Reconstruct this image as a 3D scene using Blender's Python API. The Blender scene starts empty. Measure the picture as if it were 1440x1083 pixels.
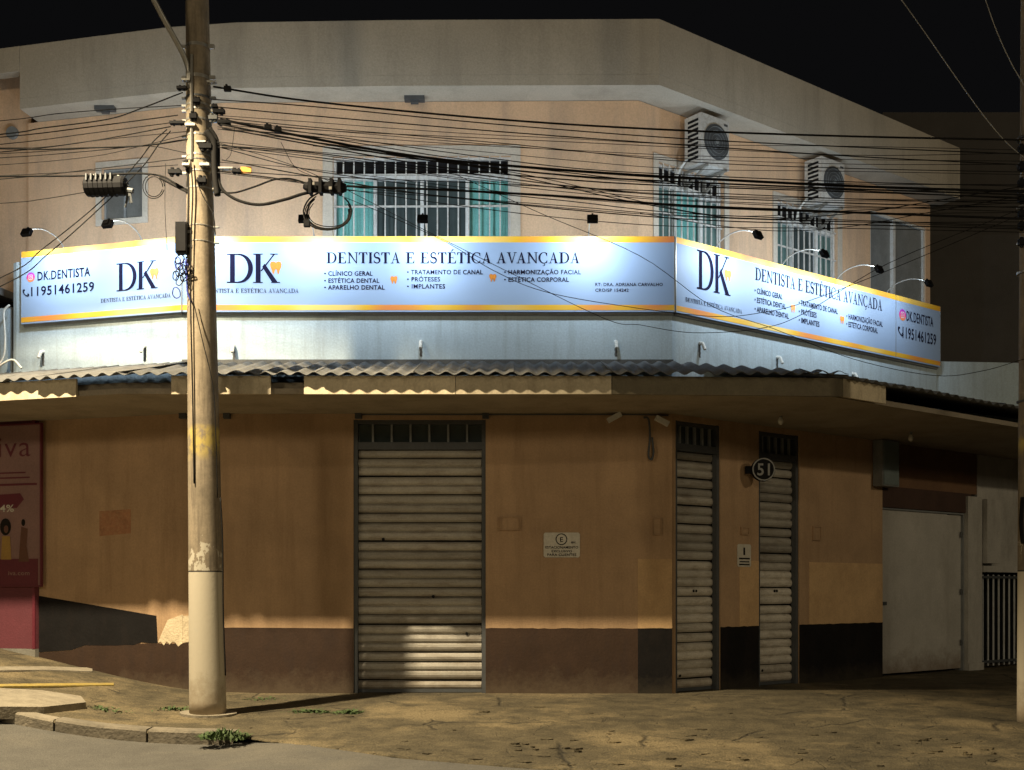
import bpy, math, random
from mathutils import Vector, Matrix, noise
random.seed(7)
sc = bpy.context.scene
COL = sc.collection
R = math.radians
F = 1600.0; CZ = 1.27; HY = 830.0; CXP = 720.0
# ------------------------------------------------------------- camera
cd = bpy.data.cameras.new('camera'); cam = bpy.data.objects.new('camera', cd); COL.objects.link(cam)
cam.location = (0, 0, CZ); cam.rotation_euler = (R(90), 0, 0)
cd.sensor_width = 36; cd.lens = 40.0; cd.shift_y = (HY-541.5)/1440.0
cd.clip_start = .1; cd.clip_end = 500
sc.camera = cam
# ------------------------------------------------------------- night sky
w = bpy.data.worlds.new('World'); sc.world = w; w.use_nodes = True
bg = w.node_tree.nodes['Background']
bg.inputs[0].default_value = (.66, .66, .72, 1); bg.inputs[1].default_value = .005
# ------------------------------------------------------------- street lighting out of frame; lamps across the street are added ambient fill
def lamp(name, kind, loc, energy, color, radius=.1, target=None, size=None, blend=.6, parent=None):
    l = bpy.data.lights.new(name, kind); l.energy = energy; l.color = color
    l.shadow_soft_size = radius
    o = bpy.data.objects.new(name, l); COL.objects.link(o); o.location = loc
    if parent: o.parent = parent
    if target is not None:
        o.rotation_euler = (Vector(target)-Vector(loc)).to_track_quat('-Z', 'Y').to_euler()
    if size: l.spot_size = size; l.spot_blend = blend
    return o
WARM = (1, .82, .54)
lamp('far_street_fill', 'POINT', (-13, -6, 7.5), 1600, (1, .83, .56), .8)
lamp('far_street_fill', 'POINT', (4, -12, 7.5), 1750, (1, .83, .56), 1.2)
lamp('far_street_fill', 'POINT', (19, 2, 8.0), 1700, (1, .83, .56), .25)
LAMP_AT = (-5.69, 9.16, 9.36)
lamp('street_lamp_light', 'SPOT', (LAMP_AT[0], LAMP_AT[1], LAMP_AT[2]-.1), 11500, WARM, .13, (LAMP_AT[0]+.6, LAMP_AT[1]-.2, 0), R(106), .34)
sc.view_settings.view_transform = 'Standard'; sc.view_settings.look = 'None'
sc.view_settings.exposure = 0; sc.view_settings.gamma = 1
sc.view_settings.use_curve_mapping = False
sc.render.engine = 'CYCLES'

# ============================================================= helpers
class MB:
    def __init__(s): s.v = []; s.f = []
    def add(s, vs, fs):
        b = len(s.v); s.v += [tuple(p) for p in vs]; s.f += [tuple(i+b for i in q) for q in fs]; return s
    def box(s, x0, x1, y0, y1, z0, z1, M=None):
        vs = [(x, y, z) for z in (z0, z1) for y in (y0, y1) for x in (x0, x1)]
        if M: vs = [M @ Vector(p) for p in vs]
        return s.add(vs, [(0,2,3,1),(4,5,7,6),(0,1,5,4),(2,6,7,3),(0,4,6,2),(1,3,7,5)])
    def prism(s, poly, z0, z1):            # plan polygon, vertical extrusion
        n = len(poly)
        vs = [(x, y, z0) for x, y in poly]+[(x, y, z1) for x, y in poly]
        return s.add(vs, [tuple(range(n-1, -1, -1)), tuple(range(n, 2*n))]+[(i, (i+1)%n, n+(i+1)%n, n+i) for i in range(n)])
    def plate(s, poly, y0, y1):            # polygon in x,z ; thickness along y (y0 = front, smaller)
        n = len(poly)
        vs = [(x, y0, z) for x, z in poly]+[(x, y1, z) for x, z in poly]
        return s.add(vs, [tuple(range(n)), tuple(range(2*n-1, n-1, -1))]+[((i+1)%n, i, n+i, n+(i+1)%n) for i in range(n)])
    def flat(s, poly, y):
        return s.add([(x, y, z) for x, z in poly], [tuple(range(len(poly)))])
    def xbar(s, prof, x0, x1):             # profile (y,z) extruded along x
        n = len(prof)
        vs = [(x0, y, z) for y, z in prof]+[(x1, y, z) for y, z in prof]
        return s.add(vs, [tuple(range(n)), tuple(range(2*n-1, n-1, -1))]+[((i+1)%n, i, n+i, n+(i+1)%n) for i in range(n)])
    def tube(s, pts, r, n=6, cap=True):
        pts = [Vector(p) for p in pts]; m = len(pts)
        rs = r if isinstance(r, (list, tuple)) else [r]*m
        up = Vector((0, 0, 1)); rings = []; prev = None
        for i, p in enumerate(pts):
            t = (pts[min(i+1, m-1)]-pts[max(i-1, 0)]).normalized()
            if prev is None:
                a = up if abs(t.z) < .9 else Vector((1, 0, 0))
                u = t.cross(a).normalized()
            else:
                u = (prev-t*prev.dot(t)).normalized()
            prev = u; v = t.cross(u)
            rings += [p+(u*math.cos(2*math.pi*k/n)+v*math.sin(2*math.pi*k/n))*rs[i] for k in range(n)]
        fs = [(i*n+k, i*n+(k+1)%n, (i+1)*n+(k+1)%n, (i+1)*n+k) for i in range(m-1) for k in range(n)]
        if cap: fs += [tuple(range(n-1, -1, -1)), tuple(range((m-1)*n, m*n))]
        return s.add(rings, fs)
    def mesh(s, name, m, smooth=False):
        me = bpy.data.meshes.new(name); me.from_pydata(s.v, [], s.f); me.update()
        if m: me.materials.append(m)
        if smooth: me.polygons.foreach_set('use_smooth', [True]*len(me.polygons))
        return me

def smooth_path(pts, k=8):
    P = [Vector(p) for p in pts]
    if len(P) < 3: return P
    out = []
    for i in range(len(P)-1):
        a = P[i-1] if i > 0 else P[i]*2-P[i+1]
        b, c = P[i], P[i+1]
        d = P[i+2] if i+2 < len(P) else P[i+1]*2-P[i]
        for j in range(k):
            t = j/k
            out.append(.5*((2*b)+(c-a)*t+(2*a-5*b+4*c-d)*t*t+(3*b-a-3*c+d)*t**3))
    out.append(P[-1]); return out

def props(o, label=None, cat=None, group=None, kind=None):
    if label: o['label'] = label
    if cat: o['category'] = cat
    if group: o['group'] = group
    if kind: o['kind'] = kind
    return o
def thing(name, label, cat, loc=(0,0,0), rz=0, group=None):
    o = bpy.data.objects.new(name, None); COL.objects.link(o); o.empty_display_size = .2
    o.location = loc; o.rotation_euler = (0, 0, rz)
    return props(o, label, cat, group)
def obj(name, me, parent=None, loc=(0,0,0), rz=0, label=None, cat=None, group=None, kind=None):
    o = bpy.data.objects.new(name, me); COL.objects.link(o)
    o.location = loc; o.rotation_euler = (0, 0, rz)
    if parent: o.parent = parent
    return props(o, label, cat, group, kind)
def part(name, mb, m, parent, loc=(0,0,0), rz=0, label=None, kind=None, smooth=False):
    return obj(name, mb.mesh(name, m, smooth), parent, loc, rz, label, kind=kind)
def dup(root, loc, rz, label, group=None):
    r = root.copy(); COL.objects.link(r); r.location = loc; r.rotation_euler = (0, 0, rz)
    r['label'] = label
    if group: r['group'] = group
    for ch in list(root.children):
        c = ch.copy(); COL.objects.link(c); c.parent = r
        for g in ch.children:
            d = g.copy(); COL.objects.link(d); d.parent = c
    return r

class Frame:
    """a vertical wall plane: O plan point, a = angle of its left-to-right direction; o = distance out towards the street"""
    def __init__(s, ox, oy, deg):
        s.ox, s.oy, s.a = ox, oy, R(deg); s.dx, s.dy = math.cos(s.a), math.sin(s.a); s.nx, s.ny = s.dy, -s.dx
    def P(s, t, o=0, z=0): return Vector((s.ox+s.dx*t+s.nx*o, s.oy+s.dy*t+s.ny*o, z))
    def t(s, px, o=0):
        p = (px-CXP)/F; x0 = s.ox+s.nx*o; y0 = s.oy+s.ny*o
        return (p*y0-x0)/(s.dx-p*s.dy)
    def z(s, t, py, o=0): return CZ+(HY-py)/F*s.P(t, o).y
    def tz(s, px, py, o=0): t = s.t(px, o); return (t, s.z(t, py, o))
def W(px, py, Y): return Vector(((px-CXP)/F*Y, Y, CZ+(HY-py)/F*Y))

# ============================================================= materials
def mat(name, col, rough=.8, var=.12, scale=3, stain=None, stain_amt=0, stain_scale=(5,5,.5), bump=.15, bscale=60, metal=0, fine=.06, spec=.5):
    m = bpy.data.materials.new(name); m.use_nodes = True; nt = m.node_tree; N = nt.nodes; L = nt.links
    b = N['Principled BSDF']; b.inputs['Roughness'].default_value = rough; b.inputs['Metallic'].default_value = metal
    b.inputs['Specular IOR Level'].default_value = spec
    g = N.new('ShaderNodeNewGeometry')
    n1 = N.new('ShaderNodeTexNoise'); n1.inputs['Scale'].default_value = scale; n1.inputs['Detail'].default_value = 6; n1.inputs['Roughness'].default_value = .65
    L.new(g.outputs['Position'], n1.inputs['Vector'])
    cr = N.new('ShaderNodeValToRGB'); e = cr.color_ramp.elements
    e[0].position = .3; e[1].position = .72
    e[0].color = tuple(c*(1-var) for c in col)+(1,); e[1].color = tuple(min(1, c*(1+var)) for c in col)+(1,)
    L.new(n1.outputs['Fac'], cr.inputs[0]); out = cr.outputs[0]
    n2 = N.new('ShaderNodeTexNoise'); n2.inputs['Scale'].default_value = 45; n2.inputs['Detail'].default_value = 4
    L.new(g.outputs['Position'], n2.inputs['Vector'])
    mr = N.new('ShaderNodeMapRange'); mr.inputs[1].default_value = .3; mr.inputs[2].default_value = .7; mr.inputs[3].default_value = 1-fine*2; mr.inputs[4].default_value = 1+fine
    L.new(n2.outputs['Fac'], mr.inputs[0])
    mx = N.new('ShaderNodeVectorMath'); mx.operation = 'SCALE'; L.new(out, mx.inputs[0]); L.new(mr.outputs[0], mx.inputs['Scale']); out = mx.outputs[0]
    if stain:
        mp = N.new('ShaderNodeMapping'); mp.inputs['Scale'].default_value = stain_scale; L.new(g.outputs['Position'], mp.inputs['Vector'])
        n3 = N.new('ShaderNodeTexNoise'); n3.inputs['Scale'].default_value = 1; n3.inputs['Detail'].default_value = 7; n3.inputs['Roughness'].default_value = .7
        L.new(mp.outputs[0], n3.inputs['Vector'])
        r3 = N.new('ShaderNodeMapRange'); r3.inputs[1].default_value = .48; r3.inputs[2].default_value = .75; r3.inputs[3].default_value = 0; r3.inputs[4].default_value = stain_amt
        L.new(n3.outputs['Fac'], r3.inputs[0])
        ms = N.new('ShaderNodeMix'); ms.data_type = 'RGBA'; L.new(r3.outputs[0], ms.inputs[0]); L.new(out, ms.inputs[6]); ms.inputs[7].default_value = tuple(stain)+(1,)
        out = ms.outputs[2]
    L.new(out, b.inputs['Base Color'])
    if bump:
        nb = N.new('ShaderNodeTexNoise'); nb.inputs['Scale'].default_value = bscale; nb.inputs['Detail'].default_value = 5
        L.new(g.outputs['Position'], nb.inputs['Vector'])
        bp = N.new('ShaderNodeBump'); bp.inputs['Strength'].default_value = bump; bp.inputs['Distance'].default_value = .02
        L.new(nb.outputs['Fac'], bp.inputs['Height']); L.new(bp.outputs[0], b.inputs['Normal'])
    m['_out'] = 0
    return m
def emis(name, col, s):
    m = bpy.data.materials.new(name); m.use_nodes = True; b = m.node_tree.nodes['Principled BSDF']
    b.inputs['Base Color'].default_value = tuple(col)+(1,); b.inputs['Emission Color'].default_value = tuple(col)+(1,); b.inputs['Emission Strength'].default_value = s
    return m

M = {}
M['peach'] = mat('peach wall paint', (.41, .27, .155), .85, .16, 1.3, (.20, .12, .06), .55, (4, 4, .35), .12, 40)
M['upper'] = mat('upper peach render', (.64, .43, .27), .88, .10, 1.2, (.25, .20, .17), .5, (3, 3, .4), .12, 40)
M['patchpaint'] = mat('fresh peach band paint', (.56, .37, .19), .8, .12, 3, (.36, .22, .10), .6, (3, 3, 2), .12, 40)
M['brown'] = mat('brown dado paint', (.043, .025, .016), .75, .2, 3, (.03, .02, .017), .6, (6, 6, 2), .15, 30, spec=.2)
M['black_dado'] = mat('black dado paint', (.011, .010, .010), .85, .2, 3, (.025, .018, .015), .4, (5, 5, 2), .15, 30, spec=.12)
M['plaster'] = mat('bare cream plaster', (.60, .50, .34), .9, .15, 7, (.30, .24, .15), .7, (8, 8, 6), .4, 40)
M['fascia'] = mat('weathered roof fascia', (.46, .41, .33), .9, .10, .9, (.19, .17, .135), .45, (2.2, 2.2, .3), .15, 30)
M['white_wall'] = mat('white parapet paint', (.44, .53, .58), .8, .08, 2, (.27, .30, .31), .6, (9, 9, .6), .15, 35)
M['canopy'] = mat('canopy concrete paint', (.30, .255, .19), .9, .15, 1.5, (.13, .10, .07), .6, (2, 2, 2), .15, 30)
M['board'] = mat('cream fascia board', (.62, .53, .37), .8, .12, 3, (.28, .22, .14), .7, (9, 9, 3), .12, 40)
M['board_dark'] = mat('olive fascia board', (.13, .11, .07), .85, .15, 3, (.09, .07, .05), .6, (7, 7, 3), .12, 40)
M['fibre'] = mat('fibre cement sheet', (.11, .11, .108), .92, .25, 3, (.07, .07, .065), .8, (4, 4, 4), .25, 50)
M['slat'] = mat('galvanised slat', (.40, .375, .325), .55, .12, 4, (.16, .12, .08), .7, (3, 3, 14), .06, 40, .25)
M['slat_pale'] = mat('paler lower slat', (.60, .56, .48), .6, .12, 4, (.22, .17, .11), .75, (5, 5, 16), .06, 40, .15)  # lighter tone for the lower slats of the narrow shutters
M['dark_metal'] = mat('dark grey metal', (.06, .065, .07), .6, .15, 6, bump=.05)
M['grey_metal'] = mat('grey painted metal', (.20, .21, .21), .6, .15, 6, bump=.05)
M['white_metal'] = mat('white painted steel', (.62, .63, .62), .5, .08, 6, (.35, .28, .2), .5, (8, 8, 8), .04)
M['bar_paint'] = mat('dull white bar paint', (.52, .51, .48), .7, .15, 9, (.2, .13, .08), .6, (20, 20, 20), .04)
M['glass_clear'] = mat('window glass over curtain', (.03, .05, .05), .08, .2, 2, bump=0, fine=0); M['glass_clear'].node_tree.nodes['Principled BSDF'].inputs['Alpha'].default_value = .10
M['glass_grey'] = mat('dusty grey pane', (.13, .13, .12), .45, .2, 3, bump=0)
M['curtain'] = mat('teal curtain cloth', (.24, .60, .56), .85, .15, 3, (.14, .42, .40), .5, (12, 12, .5), 0)
M['galv'] = mat('galvanised steel', (.33, .32, .29), .4, .12, 8, (.25, .2, .15), .5, (9, 9, 9), .04, metal=.6)
M['black'] = mat('black plastic', (.009, .009, .010), .8, .2, 8, bump=.03, spec=.15)
M['cable'] = mat('black cable sheath', (.010, .0095, .009), .85, .2, 8, bump=0, spec=.15)
M['cable_grey'] = mat('grey cable sheath', (.30, .29, .26), .6, .2, 8, bump=0)
M['blue_cable'] = mat('blue cable sheath', (.02, .03, .25), .6, .2, 8, bump=0)
M['glass_dark'] = mat('dark window pane', (.05, .065, .065), .12, .3, 1.2, bump=0, fine=0)
M['glass_teal'] = mat('teal curtained pane', (.10, .33, .32), .18, .18, 2.2, (.05, .2, .2), .6, (14, 14, .3), 0, fine=0)
M['glass_green'] = mat('grey green pane', (.10, .17, .16), .15, .25, 2, bump=0, fine=0)
M['casing'] = mat('cream window casing', (.52, .46, .38), .8, .08, 4, (.3, .26, .2), .4, (4, 4, 2))
M['pink'] = mat('crimson pink wall paint', (.12, .026, .036), .75, .12, 2, (.12, .03, .04), .5, (3, 3, 1))
M['plinth'] = mat('grey cement plinth', (.20, .19, .16), .95, .15, 4, (.1, .09, .07), .5, (5, 5, 5))
M['gate'] = mat('white gate paint', (.46, .44, .40), .6, .10, 1.5, (.26, .24, .20), .6, (1.6, 1.6, .8), .06, 20)
M['off_white'] = mat('off white render', (.42, .40, .36), .85, .12, 2, (.20, .19, .16), .6, (3, 3, 1))
M['brown_beam'] = mat('dark brown beam', (.06, .03, .02), .8, .2, 3)
M['orange'] = mat('orange brown wall', (.16, .085, .042), .85, .15, 2, (.1, .05, .03), .5, (3, 3, 2))
M['far_wall'] = mat('distant building render', (.10, .09, .08), .9, .15, 1)
M['white_plastic'] = mat('white plastic', (.62, .62, .58), .5, .06, 6)
M['paper'] = mat('sign plate', (.55, .52, .44), .5, .06, 8, (.3, .25, .18), .4, (9, 9, 4), .03)
M['ink'] = mat('dark navy print', (.012, .011, .03), .9, .05, 4, bump=0, spec=.03)
M['inkblack'] = mat('black print', (.02, .018, .016), .9, .05, 4, bump=0, spec=.05)
M['silver'] = mat('silver number paint', (.22, .22, .21), .45, .05, 4, bump=0)
M['orange_print'] = mat('orange tooth print', (.62, .21, .02), .5, .05, 6, bump=0)
M['tag'] = mat('yellow orange tag', (.75, .33, .03), .6, .1, 6)
M['poster'] = mat('faded pink poster print', (.24, .14, .125), .5, .1, 2, bump=.02)
M['poster_dark'] = mat('dark crimson poster print', (.12, .018, .03), .5, .1, 2, bump=.02)
M['skin_print'] = mat('brown figure print', (.12, .05, .03), .5, .1, 9, bump=0)
M['yellow_print'] = mat('mustard dress print', (.35, .21, .05), .5, .1, 9, bump=0)
M['yellow_line'] = mat('worn yellow line', (.30, .22, .05), .85, .2, 12, (.2, .17, .1), .8, (14, 14, 14))
M['kerb'] = mat('kerb concrete', (.22, .19, .14), .95, .2, 4, (.09, .08, .06), .8, (7, 7, 7), .5, 30)
M['slab'] = mat('pale concrete slab', (.24, .21, .155), .95, .18, 5, (.12, .10, .07), .7, (7, 7, 7), .4, 30)
M['weed'] = mat('weed leaf', (.055, .09, .025), .8, .3, 9, bump=0)
M['led'] = emis('lit LED lens', (.75, .88, 1), 18)
M['lampglow'] = emis('lit street lamp lens', (1, .8, .5), 20)
M['bulb'] = mat('unlit glass bulb', (.6, .58, .52), .2, .05, 4, bump=0)

def per_object(m, amt):
    nt = m.node_tree; N = nt.nodes; L = nt.links; b = N['Principled BSDF']; src = b.inputs['Base Color'].links[0].from_socket
    oi = N.new('ShaderNodeObjectInfo'); r = N.new('ShaderNodeMapRange'); r.inputs[3].default_value = 1-amt; r.inputs[4].default_value = 1+amt*.4
    L.new(oi.outputs['Random'], r.inputs[0]); v = N.new('ShaderNodeVectorMath'); v.operation = 'SCALE'; L.new(src, v.inputs[0]); L.new(r.outputs[0], v.inputs['Scale']); L.new(v.outputs[0], b.inputs['Base Color'])
for k_ in ('slat', 'slat_pale', 'kerb', 'fibre', 'board'): per_object(M[k_], .26)
def ground_mat(name, c1, c2, c3, crack, bump, aggregate):
    m = bpy.data.materials.new(name); m.use_nodes = True; nt = m.node_tree; N = nt.nodes; L = nt.links
    b = N['Principled BSDF']; b.inputs['Roughness'].default_value = .92; b.inputs['Specular IOR Level'].default_value = .3
    g = N.new('ShaderNodeNewGeometry')
    def nz(s, d=6, r=.65, vec=None):
        n = N.new('ShaderNodeTexNoise'); n.inputs['Scale'].default_value = s; n.inputs['Detail'].default_value = d; n.inputs['Roughness'].default_value = r
        L.new(vec or g.outputs['Position'], n.inputs['Vector']); return n
    def mr(src, a, b_, c, d):
        n = N.new('ShaderNodeMapRange'); n.inputs[1].default_value = a; n.inputs[2].default_value = b_; n.inputs[3].default_value = c; n.inputs[4].default_value = d
        L.new(src, n.inputs[0]); return n.outputs[0]
    def mix(f, a, b_):
        n = N.new('ShaderNodeMix'); n.data_type = 'RGBA'; L.new(f, n.inputs[0])
        for i, q in ((6, a), (7, b_)):
            if isinstance(q, tuple): n.inputs[i].default_value = q+(1,)
            else: L.new(q, n.inputs[i])
        return n.outputs[2]
    big = nz(.55, 7, .7); mid = nz(3.2, 8, .7); fin = nz(aggregate, 3, .6)
    c = mix(mr(mid.outputs['Fac'], .35, .68, 0, 1), c1, c2)
    c = mix(mr(big.outputs['Fac'], .50, .62, 0, .85), c, c3)
    vm = N.new('ShaderNodeVectorMath'); vm.operation = 'SCALE'; L.new(c, vm.inputs[0]); L.new(mr(fin.outputs['Fac'], .35, .65, .6, 1.3), vm.inputs['Scale']); c = vm.outputs[0]
    h = mr(fin.outputs['Fac'], .3, .7, 0, .25)
    add = N.new('ShaderNodeMath'); add.operation = 'ADD'; L.new(h, add.inputs[0]); L.new(mid.outputs['Fac'], add.inputs[1]); h = add.outputs[0]
    if crack:
        ds = N.new('ShaderNodeMix'); ds.data_type = 'VECTOR'; ds.inputs[0].default_value = .18
        L.new(g.outputs['Position'], ds.inputs[4]); L.new(nz(1.7, 5).outputs['Color'], ds.inputs[5])
        for sc_, wd, am in ((crack, .02, .8), (crack*3.6, .03, .35)):
            v = N.new('ShaderNodeTexVoronoi'); v.feature = 'DISTANCE_TO_EDGE'; v.inputs['Scale'].default_value = sc_
            L.new(ds.outputs[1], v.inputs['Vector'])
            msk = mr(v.outputs['Distance'], 0, wd, 1, 0)
            gate = mr(nz(.9*sc_, 2).outputs['Fac'], .5, .56, 0, am)
            mu = N.new('ShaderNodeMath'); mu.operation = 'MULTIPLY'; L.new(msk, mu.inputs[0]); L.new(gate, mu.inputs[1])
            c = mix(mu.outputs[0], c, (.02, .018, .013))
            sb = N.new('ShaderNodeMath'); sb.operation = 'SUBTRACT'; L.new(h, sb.inputs[0]); L.new(mu.outputs[0], sb.inputs[1]); h = sb.outputs[0]
    L.new(c, b.inputs['Base Color'])
    bp = N.new('ShaderNodeBump'); bp.inputs['Strength'].default_value = bump; bp.inputs['Distance'].default_value = .03
    L.new(h, bp.inputs['Height']); L.new(bp.outputs[0], b.inputs['Normal'])
    return m
M['pavement'] = ground_mat('old cement pavement', (.055, .046, .028), (.125, .102, .060), (.21, .165, .092), .9, .8, 60)
M['asphalt'] = ground_mat('grey asphalt', (.085, .08, .07), (.11, .104, .09), (.125, .115, .095), 0, .35, 110)

def splash(m, z0, z1, col, amt):
    """dust and mud thrown up onto the foot of a wall"""
    nt = m.node_tree; N = nt.nodes; L = nt.links; b = N['Principled BSDF']; src = b.inputs['Base Color'].links[0].from_socket
    g = N.new('ShaderNodeNewGeometry'); sx = N.new('ShaderNodeSeparateXYZ'); L.new(g.outputs['Position'], sx.inputs[0])
    n = N.new('ShaderNodeTexNoise'); n.inputs['Scale'].default_value = 5; n.inputs['Detail'].default_value = 8; n.inputs['Roughness'].default_value = .75; L.new(g.outputs['Position'], n.inputs['Vector'])
    r = N.new('ShaderNodeMapRange'); r.inputs[1].default_value = z0; r.inputs[2].default_value = z1; r.inputs[3].default_value = .62; r.inputs[4].default_value = -.1; L.new(sx.outputs['Z'], r.inputs[0])
    a = N.new('ShaderNodeMath'); a.operation = 'ADD'; L.new(r.outputs[0], a.inputs[0]); L.new(n.outputs['Fac'], a.inputs[1])
    q = N.new('ShaderNodeMapRange'); q.inputs[1].default_value = .72; q.inputs[2].default_value = 1.1; q.inputs[3].default_value = 0; q.inputs[4].default_value = amt; L.new(a.outputs[0], q.inputs[0])
    x = N.new('ShaderNodeMix'); x.data_type = 'RGBA'; L.new(q.outputs[0], x.inputs[0]); L.new(src, x.inputs[6]); x.inputs[7].default_value = col+(1,); L.new(x.outputs[2], b.inputs['Base Color'])
splash(M['brown'], 0, .5, (.10, .075, .05), .7); splash(M['black_dado'], 0, .40, (.06, .05, .035), .5)
splash(M['gate'], 0, .7, (.16, .11, .07), .7); splash(M['slat'], 0, .5, (.14, .10, .06), .6); splash(M['slat_pale'], 0, .5, (.20, .14, .09), .6)
def pole_mat():
    m = mat('concrete pole, painted foot', (.24, .195, .135), .9, .28, 5, (.07, .055, .04), .9, (16, 16, 1.2), .08, 30)
    nt = m.node_tree; N = nt.nodes; L = nt.links; b = N['Principled BSDF']; src = b.inputs['Base Color'].links[0].from_socket
    g = N.new('ShaderNodeNewGeometry'); sx = N.new('ShaderNodeSeparateXYZ'); L.new(g.outputs['Position'], sx.inputs[0])
    n = N.new('ShaderNodeTexNoise'); n.inputs['Scale'].default_value = 7; n.inputs['Detail'].default_value = 6; n.inputs['Roughness'].default_value = .7
    mp = N.new('ShaderNodeMapping'); mp.inputs['Scale'].default_value = (1, 1, .6); L.new(g.outputs['Position'], mp.inputs[0]); L.new(mp.outputs[0], n.inputs['Vector'])
    def mr(src, a, b_, c, d):
        q = N.new('ShaderNodeMapRange'); q.inputs[1].default_value = a; q.inputs[2].default_value = b_; q.inputs[3].default_value = c; q.inputs[4].default_value = d
        L.new(src, q.inputs[0]); return q.outputs[0]
    def mth(op, a, b_):
        q = N.new('ShaderNodeMath'); q.operation = op
        for i, k in ((0, a), (1, b_)):
            if isinstance(k, (int, float)): q.inputs[i].default_value = k
            else: L.new(k, q.inputs[i])
        return q.outputs[0]
    def mix(f, a, col):
        q = N.new('ShaderNodeMix'); q.data_type = 'RGBA'; L.new(f, q.inputs[0]); L.new(a, q.inputs[6]); q.inputs[7].default_value = col+(1,); return q.outputs[2]
    # thinning white paint and paper scraps between 1.45 and 2.1 m
    thr = mr(sx.outputs['Z'], 1.50, 2.15, .50, .72)
    f = mr(mth('SUBTRACT', n.outputs['Fac'], thr), 0, .015, 0, 1)
    f = mth('MULTIPLY', f, mr(sx.outputs['Z'], 2.1, 2.6, 1, 0))
    c = mix(f, src, (.47, .43, .34))
    solid = mth('MULTIPLY', mr(sx.outputs['Z'], 1.455, 1.465, 1, 0), mr(n.outputs['Fac'], .60, .64, 1, .45))
    c = mix(solid, c, (.48, .43, .33))
    yl = mth('MULTIPLY', mth('MULTIPLY', mr(sx.outputs['Z'], 2.62, 2.75, 0, 1), mr(sx.outputs['Z'], 2.95, 3.02, 1, 0)), mr(n.outputs['Fac'], .42, .55, 0, .8))
    c = mix(yl, c, (.50, .38, .09))
    ln = mth('MULTIPLY', mr(sx.outputs['Z'], 1.458, 1.462, 0, 1), mr(sx.outputs['Z'], 1.472, 1.476, 1, 0))
    c = mix(ln, c, (.03, .025, .02))
    L.new(c, b.inputs['Base Color'])
    return m
M['pole'] = pole_mat(); splash(M['pole'], 0, .7, (.22, .165, .10), .75)

def band_mat():   # printed gold band, orange to yellow along its length
    m = bpy.data.materials.new('gold printed band'); m.use_nodes = True; nt = m.node_tree; N = nt.nodes; L = nt.links; b = N['Principled BSDF']
    b.inputs['Roughness'].default_value = .4
    t = N.new('ShaderNodeTexCoord'); n = N.new('ShaderNodeTexNoise'); n.inputs['Scale'].default_value = .9; n.inputs['Detail'].default_value = 1
    L.new(t.outputs['Object'], n.inputs['Vector']); cr = N.new('ShaderNodeValToRGB'); e = cr.color_ramp.elements
    e[0].position = .38; e[0].color = (.78, .24, .07, 1); e[1].position = .62; e[1].color = (.85, .58, .16, 1)
    x = cr.color_ramp.elements.new(.5); x.color = (.82, .45, .03, 1)
    L.new(n.outputs['Fac'], cr.inputs[0]); L.new(cr.outputs[0], b.inputs['Base Color'])
    return m
M['band'] = band_mat()
def panel_mat():
    m = mat('pale blue printed vinyl', (.30, .40, .57), .55, .03, .8, bump=0, fine=0, spec=.35)
    return m
M['vinyl'] = panel_mat()
def insta_mat():
    m = bpy.data.materials.new('pink to orange badge print'); m.use_nodes = True; nt = m.node_tree; N = nt.nodes; L = nt.links; b = N['Principled BSDF']
    t = N.new('ShaderNodeTexCoord'); s = N.new('ShaderNodeSeparateXYZ'); L.new(t.outputs['Generated'], s.inputs[0])
    cr = N.new('ShaderNodeValToRGB'); e = cr.color_ramp.elements; e[0].color = (.8, .3, .05, 1); e[1].color = (.35, .04, .5, 1)
    x = e.new(.45); x.color = (.75, .03, .22, 1)
    L.new(s.outputs['Z'], cr.inputs[0]); L.new(cr.outputs[0], b.inputs['Base Color']); return m
M['badge'] = insta_mat()

# ============================================================= lettering
def ribbon(path, widths):
    P = [Vector((x, y)) for x, y in path]; q = []; n = len(P); A = []; B = []
    for i, p in enumerate(P):
        t = (P[min(i+1, n-1)]-P[max(i-1, 0)]).normalized(); u = Vector((-t.y, t.x))*widths[i]*.5
        A.append(p+u); B.append(p-u)
    return [[tuple(B[i]), tuple(B[i+1]), tuple(A[i+1]), tuple(A[i])] for i in range(n-1)]
def rc(x0, x1, y0, y1): return [[(x0, y0), (x1, y0), (x1, y1), (x0, y1)]]
def arcp(cx, cy, rx, ry, a0, a1, n=18, thick=.15, thin=.05):
    pts = []; ws = []
    for i in range(n+1):
        a = R(a0+(a1-a0)*i/n); pts.append((cx+rx*math.cos(a), cy+ry*math.sin(a))); ws.append(thin+(thick-thin)*abs(math.cos(a))**1.3)
    return ribbon(pts, ws)
TK, TN, SF = .18, .075, .055
def serif(x, y, w=.30): return rc(x-w/2, x+w/2, y, y+SF)
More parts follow.
